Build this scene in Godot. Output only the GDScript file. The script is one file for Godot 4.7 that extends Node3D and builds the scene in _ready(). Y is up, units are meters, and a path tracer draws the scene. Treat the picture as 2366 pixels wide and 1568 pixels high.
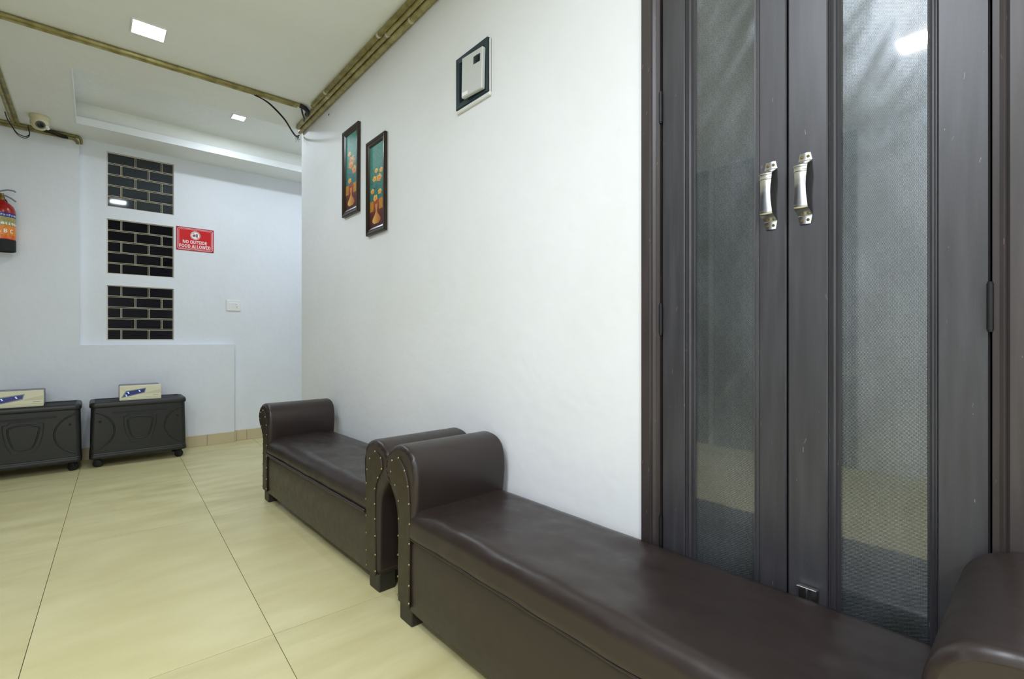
extends Node3D

const H := 1.05          # camera height
const D := 1.323         # right wall plane
const ZF := -5.597       # far wall, lower and left plane
const ZR := -5.657       # far wall, set-back plane with the windows
const C := 2.809         # ceiling
const RC := 3.0          # ceiling of the recess
const XL := -2.0         # left wall
const ZB := 2.6          # wall behind the camera
const XA := 2.7          # end of the alcove behind the right wall
const ZC := -4.224       # far end of the right wall

var M := {}
var taken := {}
var rng := RandomNumberGenerator.new()


class MB:
	var v := PackedVector3Array()
	var n := PackedVector3Array()
	var uv := PackedVector2Array()
	var idx := PackedInt32Array()

	func tri(a: Vector3, b: Vector3, c: Vector3, na: Vector3, nb: Vector3, nc: Vector3, ua := Vector2.ZERO, ub := Vector2.ZERO, uc := Vector2.ZERO) -> void:
		var k := v.size()
		v.append(a); v.append(b); v.append(c)
		n.append(na); n.append(nb); n.append(nc)
		uv.append(ua); uv.append(ub); uv.append(uc)
		if (b - a).cross(c - a).dot(na + nb + nc) > 0.0:
			idx.append(k); idx.append(k + 2); idx.append(k + 1)
		else:
			idx.append(k); idx.append(k + 1); idx.append(k + 2)

	func quad(a: Vector3, b: Vector3, c: Vector3, d: Vector3, nn: Vector3, u := Rect2(0, 0, 1, 1)) -> void:
		var p := u.position
		var e := u.end
		tri(a, b, c, nn, nn, nn, Vector2(p.x, e.y), Vector2(e.x, e.y), Vector2(e.x, p.y))
		tri(a, c, d, nn, nn, nn, Vector2(p.x, e.y), Vector2(e.x, p.y), Vector2(p.x, p.y))

	# rows of equal length; normals from neighbours; hint gives the outer side, else away from the middle
	func grid(P: Array, close_u := false, close_v := false, hint := Vector3.ZERO, us := 1.0, vs := 1.0) -> void:
		var R := P.size()
		var W: int = P[0].size()
		var N := []
		var mid := Vector3.ZERO
		for r in R:
			for w in W:
				mid += P[r][w]
		mid /= float(R * W)
		var total := 0.0
		for r in R:
			var row := PackedVector3Array()
			for w in W:
				var a: Vector3 = P[r][(w + 1) % W if close_u else mini(w + 1, W - 1)]
				var b: Vector3 = P[r][(w - 1 + W) % W if close_u else maxi(w - 1, 0)]
				var c: Vector3 = P[(r + 1) % R if close_v else mini(r + 1, R - 1)][w]
				var d: Vector3 = P[(r - 1 + R) % R if close_v else maxi(r - 1, 0)][w]
				var q := (a - b).cross(c - d)
				q = q.normalized() if q.length() > 1e-12 else Vector3.ZERO
				row.append(q)
				total += q.dot(hint) if hint != Vector3.ZERO else q.dot(P[r][w] - mid)
			N.append(row)
		var s := 1.0 if total >= 0.0 else -1.0
		for r in (R if close_v else R - 1):
			var r2 := (r + 1) % R
			for w in (W if close_u else W - 1):
				var w2 := (w + 1) % W
				var a: Vector3 = P[r][w]; var b: Vector3 = P[r][w2]; var c: Vector3 = P[r2][w2]; var d: Vector3 = P[r2][w]
				var na: Vector3 = N[r][w] * s; var nb: Vector3 = N[r][w2] * s; var nc: Vector3 = N[r2][w2] * s; var nd: Vector3 = N[r2][w] * s
				var u0 := float(w) / (W - (0 if close_u else 1)) * us
				var u1 := float(w + 1) / (W - (0 if close_u else 1)) * us
				var v0 := float(r) / (R - 1) * vs
				var v1 := float(r + 1) / (R - 1) * vs
				tri(a, b, c, na, nb, nc, Vector2(u0, v0), Vector2(u1, v0), Vector2(u1, v1))
				tri(a, c, d, na, nc, nd, Vector2(u0, v0), Vector2(u1, v1), Vector2(u0, v1))

	func fan(ring: PackedVector3Array, nn: Vector3) -> void:
		var m := Vector3.ZERO
		for p in ring:
			m += p
		m /= float(ring.size())
		for i in ring.size():
			tri(m, ring[i], ring[(i + 1) % ring.size()], nn, nn, nn)

	func tube(pts: PackedVector3Array, r: float, sides := 8, caps := true, flat := 1.0) -> void:
		var rows := []
		var up := Vector3.UP
		var t0 := (pts[1] - pts[0]).normalized()
		if absf(t0.dot(up)) > 0.9:
			up = Vector3.RIGHT
		var x := t0.cross(up).normalized()
		for i in pts.size():
			var t := (pts[mini(i + 1, pts.size() - 1)] - pts[maxi(i - 1, 0)]).normalized()
			x = (x - t * x.dot(t)).normalized()
			var y := t.cross(x)
			var row := PackedVector3Array()
			for k in sides:
				var a := TAU * k / sides
				row.append(pts[i] + (x * cos(a) + y * sin(a) * flat) * r)
			rows.append(row)
		for i in pts.size() - 1:
			var t := (pts[i + 1] - pts[i]).normalized()
			for k in sides:
				var k2 := (k + 1) % sides
				var a: Vector3 = rows[i][k]; var b: Vector3 = rows[i][k2]; var c: Vector3 = rows[i + 1][k2]; var d: Vector3 = rows[i + 1][k]
				tri(a, b, c, (a - pts[i]).normalized(), (b - pts[i]).normalized(), (c - pts[i + 1]).normalized())
				tri(a, c, d, (a - pts[i]).normalized(), (c - pts[i + 1]).normalized(), (d - pts[i + 1]).normalized())
		if caps:
			fan(rows[0], (pts[0] - pts[1]).normalized())
			fan(rows[-1], (pts[-1] - pts[-2]).normalized())

	# profile of (radius, height), turned about Y, then placed
	func lathe(prof: PackedVector2Array, segs: int, xf := Transform3D(), us := 1.0) -> void:
		for i in prof.size() - 1:
			var a := prof[i]
			var b := prof[i + 1]
			var e := b - a
			if e.length() < 1e-7:
				continue
			var na := _pn(prof, i, i)
			var nb := _pn(prof, i + 1, i)
			for k in segs:
				var t0 := TAU * k / segs
				var t1 := TAU * (k + 1) / segs
				var q := []
				for w in [[a, na, t0], [a, na, t1], [b, nb, t1], [b, nb, t0]]:
					var p: Vector2 = w[0]
					var m: Vector2 = w[1]
					var t: float = w[2]
					q.append([xf * Vector3(p.x * sin(t), p.y, p.x * cos(t)), (xf.basis * Vector3(m.x * sin(t), m.y, m.x * cos(t))).normalized()])
				var u0 := us * k / segs
				var u1 := us * (k + 1) / segs
				var v0 := 1.0 - float(i) / (prof.size() - 1)
				var v1 := 1.0 - float(i + 1) / (prof.size() - 1)
				tri(q[0][0], q[1][0], q[2][0], q[0][1], q[1][1], q[2][1], Vector2(u0, v0), Vector2(u1, v0), Vector2(u1, v1))
				tri(q[0][0], q[2][0], q[3][0], q[0][1], q[2][1], q[3][1], Vector2(u0, v0), Vector2(u1, v1), Vector2(u0, v1))

	func _pn(prof: PackedVector2Array, at: int, seg: int) -> Vector2:
		var e := (prof[seg + 1] - prof[seg]).normalized()
		var m := Vector2(e.y, -e.x)
		var o := seg + (1 if at > seg else -1)
		if o >= 0 and o < prof.size() - 1:
			var f := (prof[o + 1] - prof[o]).normalized()
			if f.length() > 0.5 and f.dot(e) > 0.72:
				m = (m + Vector2(f.y, -f.x)).normalized()
		return m

	static func inset(poly: PackedVector2Array, b: float) -> PackedVector2Array:
		var out := PackedVector2Array()
		var area := 0.0
		var k := poly.size()
		for i in k:
			area += poly[i].cross(poly[(i + 1) % k])
		var s := 1.0 if area > 0.0 else -1.0
		for i in k:
			var e0 := (poly[i] - poly[(i - 1 + k) % k]).normalized()
			var e1 := (poly[(i + 1) % k] - poly[i]).normalized()
			var n0 := Vector2(-e0.y, e0.x) * s
			var n1 := Vector2(-e1.y, e1.x) * s
			var m := n0 + n1
			out.append(poly[i] + m * (b / maxf(0.35, 1.0 + n0.dot(n1))))
		return out

	# outline in XY, extruded from z = 0 to h, both ends chamfered, then placed
	func prism(poly: PackedVector2Array, h: float, bevel: float, xf := Transform3D(), smooth := 0.8) -> void:
		var k := poly.size()
		var area := 0.0
		for i in k:
			area += poly[i].cross(poly[(i + 1) % k])
		var s := 1.0 if area > 0.0 else -1.0
		var ins := MB.inset(poly, bevel) if bevel > 0.0 else poly
		var rings := [[ins, 0.0], [poly, bevel], [poly, h - bevel], [ins, h]] if bevel > 0.0 else [[poly, 0.0], [poly, h]]
		var en := PackedVector2Array()
		for i in k:
			var e := (poly[(i + 1) % k] - poly[i]).normalized()
			en.append(Vector2(e.y, -e.x) * s)
		for r in rings.size() - 1:
			var tilt := 0.0
			if bevel > 0.0 and r == 0:
				tilt = -1.0
			elif bevel > 0.0 and r == 2:
				tilt = 1.0
			for i in k:
				var j := (i + 1) % k
				var ni := en[i]
				var nj := en[i]
				if en[(i - 1 + k) % k].dot(en[i]) > smooth:
					ni = (en[(i - 1 + k) % k] + en[i]).normalized()
				if en[j].dot(en[i]) > smooth:
					nj = (en[j] + en[i]).normalized()
				var A: PackedVector2Array = rings[r][0]
				var B: PackedVector2Array = rings[r + 1][0]
				var za: float = rings[r][1]
				var zb: float = rings[r + 1][1]
				var p0 := xf * Vector3(A[i].x, A[i].y, za); var p1 := xf * Vector3(A[j].x, A[j].y, za)
				var p2 := xf * Vector3(B[j].x, B[j].y, zb); var p3 := xf * Vector3(B[i].x, B[i].y, zb)
				var m0 := (xf.basis * Vector3(ni.x, ni.y, tilt)).normalized()
				var m1 := (xf.basis * Vector3(nj.x, nj.y, tilt)).normalized()
				tri(p0, p1, p2, m0, m1, m1)
				tri(p0, p2, p3, m0, m1, m0)
		var t := Geometry2D.triangulate_polygon(ins)
		var box := Rect2(ins[0], Vector2.ZERO)
		for p in ins:
			box = box.expand(p)
		var size := box.size
		for end in 2:
			var z := 0.0 if end == 0 else h
			var nn := (xf.basis * Vector3(0, 0, -1.0 if end == 0 else 1.0)).normalized()
			for i in range(0, t.size(), 3):
				var q := []
				var u := []
				for j in 3:
					var p := ins[t[i + j]]
					q.append(xf * Vector3(p.x, p.y, z))
					u.append(Vector2((p.x - box.position.x) / size.x, 1.0 - (p.y - box.position.y) / size.y))
				tri(q[0], q[1], q[2], nn, nn, nn, u[0], u[1], u[2])

	func box(c: Vector3, s: Vector3, b := 0.002, turn := Basis()) -> void:
		b = minf(b, minf(s.x, minf(s.y, s.z)) * 0.45)
		var x := s.x / 2
		var y := s.y / 2
		var poly := PackedVector2Array([Vector2(-x + b, -y), Vector2(x - b, -y), Vector2(x, -y + b), Vector2(x, y - b), Vector2(x - b, y), Vector2(-x + b, y), Vector2(-x, y - b), Vector2(-x, -y + b)])
		prism(poly, s.z, b, Transform3D(turn, c) * Transform3D(Basis(), Vector3(0, 0, -s.z / 2)), 0.99)

	func plain_box(lo: Vector3, hi: Vector3) -> void:
		var a := lo
		var b := hi
		quad(Vector3(a.x, a.y, b.z), Vector3(b.x, a.y, b.z), b, Vector3(a.x, b.y, b.z), Vector3.BACK)
		quad(a, Vector3(b.x, a.y, a.z), Vector3(b.x, b.y, a.z), Vector3(a.x, b.y, a.z), Vector3.FORWARD)
		quad(Vector3(b.x, a.y, a.z), Vector3(b.x, a.y, b.z), b, Vector3(b.x, b.y, a.z), Vector3.RIGHT)
		quad(a, Vector3(a.x, a.y, b.z), Vector3(a.x, b.y, b.z), Vector3(a.x, b.y, a.z), Vector3.LEFT)
		quad(Vector3(a.x, b.y, a.z), Vector3(b.x, b.y, a.z), b, Vector3(a.x, b.y, b.z), Vector3.UP)
		quad(a, Vector3(b.x, a.y, a.z), Vector3(b.x, a.y, b.z), Vector3(a.x, a.y, b.z), Vector3.DOWN)

	func mesh() -> ArrayMesh:
		var arr := []
		arr.resize(Mesh.ARRAY_MAX)
		arr[Mesh.ARRAY_VERTEX] = v
		arr[Mesh.ARRAY_NORMAL] = n
		arr[Mesh.ARRAY_TEX_UV] = uv
		arr[Mesh.ARRAY_INDEX] = idx
		var m := ArrayMesh.new()
		m.add_surface_from_arrays(Mesh.PRIMITIVE_TRIANGLES, arr)
		return m


# ---------------------------------------------------------------- naming

func numbered(parent: Node, called: String) -> String:
	var key := str(parent.get_instance_id()) + called
	var k: int = taken.get(key, 0)
	taken[key] = k + 1
	return called if k == 0 else "%s_%03d" % [called, k]


func put(called: String, mesh: Mesh, m: Material, parent: Node3D = self) -> MeshInstance3D:
	var o := MeshInstance3D.new()
	o.name = numbered(parent, called)
	o.mesh = mesh
	o.material_override = m
	o.cast_shadow = GeometryInstance3D.SHADOW_CASTING_SETTING_ON
	parent.add_child(o, true)
	return o


func thing(called: String, label: String, category: String, at := Vector3.ZERO, group := "") -> Node3D:
	var o := Node3D.new()
	o.name = numbered(self, called)
	add_child(o, true)
	o.position = at
	tag(o, label, category, group)
	return o


func tag(o: Node3D, label: String, category := "", group := "", kind := "") -> Node3D:
	o.set_meta("label", label)
	if category:
		o.set_meta("category", category)
	if group:
		o.set_meta("group", group)
	if kind:
		o.set_meta("kind", kind)
	return o


func group_node(called: String, parent: Node3D, at := Vector3.ZERO) -> Node3D:
	var o := Node3D.new()
	o.name = numbered(parent, called)
	parent.add_child(o, true)
	o.position = at
	return o


# ---------------------------------------------------------------- materials

func mat(c: Color, rough := 0.6, metal := 0.0, spec := 0.5) -> StandardMaterial3D:
	var m := StandardMaterial3D.new()
	m.albedo_color = c
	m.roughness = rough
	m.metallic = metal
	m.metallic_specular = spec
	return m


func noise(seed_: int, freq: float, oct := 4, type := FastNoiseLite.TYPE_SIMPLEX_SMOOTH) -> FastNoiseLite:
	var f := FastNoiseLite.new()
	f.seed = seed_
	f.noise_type = type
	f.frequency = freq
	f.fractal_octaves = oct
	return f


func noise_tex(seed_: int, freq: float, size := 512, normal := false, ramp: Gradient = null) -> NoiseTexture2D:
	var t := NoiseTexture2D.new()
	t.width = size
	t.height = size
	t.seamless = true
	t.noise = noise(seed_, freq)
	t.as_normal_map = normal
	if ramp:
		t.color_ramp = ramp
	return t


func ramp(a: Color, b: Color, c: Color) -> Gradient:
	var g := Gradient.new()
	g.offsets = PackedFloat32Array([0.15, 0.5, 0.85])
	g.colors = PackedColorArray([a, b, c])
	return g


func triplanar(m: StandardMaterial3D, scale := 1.0, world := true) -> StandardMaterial3D:
	m.uv1_triplanar = true
	m.uv1_world_triplanar = world
	m.uv1_scale = Vector3.ONE * scale
	return m


# a picture of streaks: colour ramps over noise that is stretched by (fx, fy)
func streaks(w: int, h: int, fx: float, fy: float, seed_: int, a: Color, b: Color, scratch := 0, chip := Color.WHITE, grain := 0.14) -> Image:
	var im := Image.create(w, h, false, Image.FORMAT_RGB8)
	var f := noise(seed_, 1.0, 4)
	var g := noise(seed_ + 7, 1.0, 2)
	for y in h:
		for x in w:
			# blended with its own shifted copies so that the edges meet
			var p := float(x) / w
			var q := float(y) / h
			var k := 0.0
			for m in 4:
				var pa := p - (m & 1)
				var qa := q - (m >> 1)
				var wt := (p if m & 1 else 1.0 - p) * (q if m >> 1 else 1.0 - q)
				k += wt * f.get_noise_2d(pa * fx, qa * fy)
			k = k * 1.25 + g.get_noise_2d(x * 0.7, y * 0.7 * fy / fx) * grain
			im.set_pixel(x, y, a.lerp(b, clampf(k * 0.9 + 0.5, 0, 1)))
	var r := RandomNumberGenerator.new()
	r.seed = seed_ * 13 + 1
	for i in scratch:
		var sx := r.randi_range(4, w - 8)
		var sy := r.randi_range(4, h - 30)
		var l := r.randi_range(2, 10)
		var lean := r.randf_range(-0.4, 0.4)
		var col := b.lerp(chip, r.randf_range(0.15, 0.7))
		for j in l:
			im.set_pixel(clampi(sx + int(lean * j), 0, w - 1), sy + j, col)
	return im


func tex(im: Image) -> ImageTexture:
	im.generate_mipmaps()
	return ImageTexture.create_from_image(im)


func materials() -> void:
	var plaster := noise_tex(3, 0.035, 512)
	var patch := noise_tex(9, 0.004, 512, false, ramp(Color(0.985, 0.985, 0.98), Color(0.995, 0.995, 0.993), Color(1, 1, 1)))
	var w := mat(Color(0.945, 0.95, 0.955), 0.62)
	w.albedo_texture = patch
	w.heightmap_enabled = true
	w.heightmap_texture = plaster
	w.heightmap_scale = 0.12
	M.wall = triplanar(w, 0.6)
	var fw := w.duplicate()
	fw.albedo_color = Color(0.915, 0.928, 0.95)
	M.far_wall = fw
	var ce := w.duplicate()
	ce.albedo_color = Color(0.965, 0.972, 0.95)
	M.ceiling = ce
	M.trim = mat(Color(0.93, 0.94, 0.94), 0.5)
	M.slab = mat(Color(0.46, 0.43, 0.33), 0.9)
	for k in 4:
		var im := streaks(512, 512, 2.2, 6.0 + k, 40 + k, Color(0.815, 0.772, 0.56).darkened(0.012 * k), Color(0.875, 0.84, 0.65), 0, Color.WHITE, 0.16)
		var t := mat(Color.WHITE, 0.30, 0.0, 0.5)
		t.albedo_texture = tex(im)
		t.roughness_texture = noise_tex(60 + k, 0.02, 256, false, ramp(Color(0.75, 0.75, 0.75), Color(0.9, 0.9, 0.9), Color(1, 1, 1)))
		t.roughness = 0.42
		M["tile%d" % k] = t
	var sk := mat(Color(0.80, 0.74, 0.60), 0.4)
	M.skirting = sk
	# dark leather
	var le := mat(Color(0.182, 0.145, 0.135), 0.40, 0.0, 0.5)
	le.roughness_texture = noise_tex(22, 0.012, 256, false, ramp(Color(0.8, 0.8, 0.8), Color(0.92, 0.92, 0.92), Color(1, 1, 1)))
	M.leather = triplanar(le, 5.0, false)
	var lp := le.duplicate()
	lp.albedo_color = Color(0.18, 0.14, 0.095)
	lp.roughness = 0.45
	M.leather_panel = lp
	M.stud = mat(Color(0.62, 0.56, 0.42), 0.32, 1.0)
	M.foot = mat(Color(0.15, 0.14, 0.115), 0.45)
	# stained wood
	for k in 3:
		var im := streaks(512, 1024, 22.0, 3.0, 70 + k, Color(0.188, 0.182, 0.196), Color(0.255, 0.249, 0.268), 70, Color(0.75, 0.7, 0.66), 0.2)
		var wd := mat(Color.WHITE if k < 2 else Color(1.0, 0.9, 0.84), 0.42, 0.0, 0.6)
		wd.albedo_texture = tex(im)
		wd.heightmap_enabled = true
		wd.heightmap_texture = wd.albedo_texture
		wd.heightmap_scale = 0.03
		M["wood%d" % k] = triplanar(wd, 1.0)
		wd.uv1_scale = Vector3(1.6, 0.8, 1.6)
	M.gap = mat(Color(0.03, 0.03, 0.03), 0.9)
	# woven net behind the door glass
	var net := Image.create(256, 256, false, Image.FORMAT_RGB8)
	var cell := 16
	for y in 256:
		for x in 256:
			var i := x / cell
			var j := y / cell
			var u := (float(x % cell) + 0.5) / cell
			var q := (float((y + (cell / 2 if i % 2 else 0)) % cell) + 0.5) / cell
			var warp := clampf(1.0 - absf(u - 0.5) * 3.2, 0.0, 1.0) * 0.75
			var weft := clampf(1.0 - absf(q - 0.5 - 0.25 * (u - 0.5)) * 3.4, 0.0, 1.0)
			var k := clampf(maxf(warp * 0.55, weft), 0.0, 1.0)
			var irregular := fposmod(sin(float(i * 37 + j * 91)) * 437.5, 1.0)
			k *= 0.75 + 0.25 * irregular
			net.set_pixel(x, y, Color(0.11, 0.12, 0.12).lerp(Color(0.90, 0.92, 0.95), k))
	var nt := mat(Color(0.985, 0.99, 1.0), 0.36, 0.68)
	nt.albedo_texture = tex(net)
	nt.detail_enabled = true
	nt.detail_blend_mode = BaseMaterial3D.BLEND_MODE_MUL
	nt.detail_uv_layer = BaseMaterial3D.DETAIL_UV_2
	nt.detail_albedo = noise_tex(93, 0.012, 256, false, ramp(Color(0.74, 0.76, 0.74), Color(0.9, 0.91, 0.9), Color(1, 1, 1)))
	nt.uv2_triplanar = true
	nt.uv2_world_triplanar = true
	nt.uv2_scale = Vector3(0.9, 0.6, 1.3)
	M.net = nt
	var gl := mat(Color(0.92, 0.97, 0.95, 0.01), 0.03, 0.0, 0.5)
	gl.transparency = BaseMaterial3D.TRANSPARENCY_ALPHA
	gl.metallic_specular = 0.7
	M.glass = gl
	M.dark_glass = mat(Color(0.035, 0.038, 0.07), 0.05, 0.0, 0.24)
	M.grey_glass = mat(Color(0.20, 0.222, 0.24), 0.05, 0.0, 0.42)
	M.grout_bar = mat(Color(0.86, 0.82, 0.73), 0.6)
	M.steel = mat(Color(0.86, 0.86, 0.87), 0.22, 1.0)
	M.brass = mat(Color(0.50, 0.42, 0.24), 0.45, 1.0)
	M.iron = mat(Color(0.13, 0.13, 0.14), 0.5, 0.4)
	M.case = mat(Color(0.115, 0.12, 0.113), 0.42, 0.0, 0.5)
	M.case_deep = mat(Color(0.035, 0.035, 0.035), 0.6)
	M.rubber = mat(Color(0.06, 0.06, 0.06), 0.7)
	M.cream = mat(Color(0.87, 0.855, 0.74), 0.4)
	M.cream_dark = mat(Color(0.81, 0.79, 0.66), 0.45)
	M.grey_top = mat(Color(0.52, 0.53, 0.55), 0.5)
	M.grey_frame = mat(Color(0.50, 0.54, 0.54), 0.35)
	M.screen = mat(Color(0.01, 0.01, 0.06), 0.15)
	M.screen.emission_enabled = true
	M.screen.emission = Color(0.0, 0.02, 0.45)
	M.screen.emission_energy_multiplier = 0.5
	M.led = mat(Color(0.6, 0.7, 1.0), 0.3)
	M.led.emission_enabled = true
	M.led.emission = Color(0.62, 0.74, 1.0)
	M.led.emission_energy_multiplier = 1.6
	M.led_dim = mat(Color(0.05, 0.15, 0.35), 0.3)
	M.led_dim.emission_enabled = true
	M.led_dim.emission = Color(0.05, 0.22, 0.5)
	M.led_dim.emission_energy_multiplier = 0.6
	var pv := mat(Color(0.72, 0.69, 0.50), 0.45)
	pv.albedo_texture = noise_tex(31, 0.02, 256, false, ramp(Color(0.72, 0.68, 0.55), Color(0.9, 0.88, 0.8), Color(1, 1, 1)))
	M.conduit = triplanar(pv, 2.0)
	var pd := pv.duplicate()
	pd.albedo_color = Color(0.62, 0.585, 0.36)
	M.conduit_old = pd
	M.clip = mat(Color(0.78, 0.77, 0.68), 0.45)
	M.cable = mat(Color(0.03, 0.03, 0.035), 0.5)
	M.cable_brown = mat(Color(0.16, 0.10, 0.05), 0.6)
	M.lamp = mat(Color.WHITE, 0.5)
	M.lamp.emission_enabled = true
	M.lamp.emission = Color(0.97, 0.985, 1.0)
	M.lamp.emission_energy_multiplier = 6.0
	M.white_plastic = mat(Color(0.93, 0.93, 0.92), 0.4)
	M.cctv = mat(Color(0.86, 0.83, 0.68), 0.35)
	M.lens = mat(Color(0.015, 0.015, 0.02), 0.08)
	M.lens_ring = mat(Color(0.35, 0.38, 0.38), 0.3)
	M.red = mat(Color(0.62, 0.02, 0.015), 0.25)
	M.sign_red = mat(Color(0.83, 0.05, 0.10), 0.3)
	M.sign_edge = mat(Color(0.72, 0.10, 0.16), 0.35)
	M.sign_white = mat(Color(0.97, 0.96, 0.96), 0.4)
	M.sign_grey = mat(Color(0.35, 0.36, 0.42), 0.5)
	M.box_steel = mat(Color(0.16, 0.225, 0.25), 0.4, 0.3)
	M.box_cover = mat(Color(0.80, 0.81, 0.795), 0.45)
	M.plaster_lip = mat(Color(0.90, 0.90, 0.885), 0.7)
	M.frame_wood = mat(Color(0.165, 0.115, 0.05), 0.28)


# ---------------------------------------------------------------- setting

func slab(called: String, lo: Vector3, hi: Vector3, m: Material, parent: Node3D = self) -> MeshInstance3D:
	var b := MB.new()
	b.plain_box(lo, hi)
	return put(called, b.mesh(), m, parent)


func structure(o: Node3D, label: String, category: String) -> void:
	tag(o, label, category, "", "structure")


func make_floor() -> void:
	var f := group_node("floor", self)
	structure(f, "polished beige floor of large rectangular tiles with thin dark joints", "floor")
	slab("screed", Vector3(XL, -0.12, ZR - 0.2), Vector3(XA, -0.005, ZB), M.slab, f)
	var room := PackedVector2Array([Vector2(XL + 0.003, ZR + 0.003), Vector2(XA - 0.003, ZR + 0.003), Vector2(XA - 0.003, ZC - 0.16), Vector2(D - 0.003, ZC - 0.003), Vector2(D - 0.003, ZB - 0.003), Vector2(XL + 0.003, ZB - 0.003)])
	var ax := Vector2(cos(0.030), sin(0.030))      # across
	var az := Vector2(sin(0.030), -cos(0.030))     # away
	var o := Vector2(0.484, -1.851)
	var tw := 0.668
	var tl := 1.457
	var g := 0.0012
	for i in range(-5, 5):
		for j in range(-5, 4):
			var p := o + ax * (tw * i) + az * (tl * j)
			var c := PackedVector2Array([p + ax * g + az * g, p + ax * (tw - g) + az * g, p + ax * (tw - g) + az * (tl - g), p + ax * g + az * (tl - g)])
			var cuts := Geometry2D.intersect_polygons(c, room)
			if cuts.is_empty():
				continue
			var poly: PackedVector2Array = cuts[0]
			var b := MB.new()
			var t := Geometry2D.triangulate_polygon(poly)
			var off := Vector2(rng.randf(), rng.randf())
			var lift := 0.0
			for k in range(0, t.size(), 3):
				var q := []
				var u := []
				for m in 3:
					var r := poly[t[k + m]]
					q.append(Vector3(r.x, lift, r.y))
					var l := r - p
					u.append(Vector2(l.dot(ax), l.dot(az)) / 1.5 + off)
				b.tri(q[0], q[1], q[2], Vector3.UP, Vector3.UP, Vector3.UP, u[0], u[1], u[2])
			for k in poly.size():
				var a := poly[k]
				var e := poly[(k + 1) % poly.size()]
				var d := (e - a).normalized()
				var nn := Vector3(d.y, 0, -d.x)
				var mid := Vector2.ZERO
				for r in poly:
					mid += r / poly.size()
				if Vector2(nn.x, nn.z).dot((a + e) / 2 - mid) < 0:
					nn = -nn
				b.quad(Vector3(a.x, -0.0048, a.y), Vector3(e.x, -0.0048, e.y), Vector3(e.x, lift, e.y), Vector3(a.x, lift, a.y), nn)
			put("tile", b.mesh(), M["tile%d" % rng.randi_range(0, 3)], f)


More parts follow.
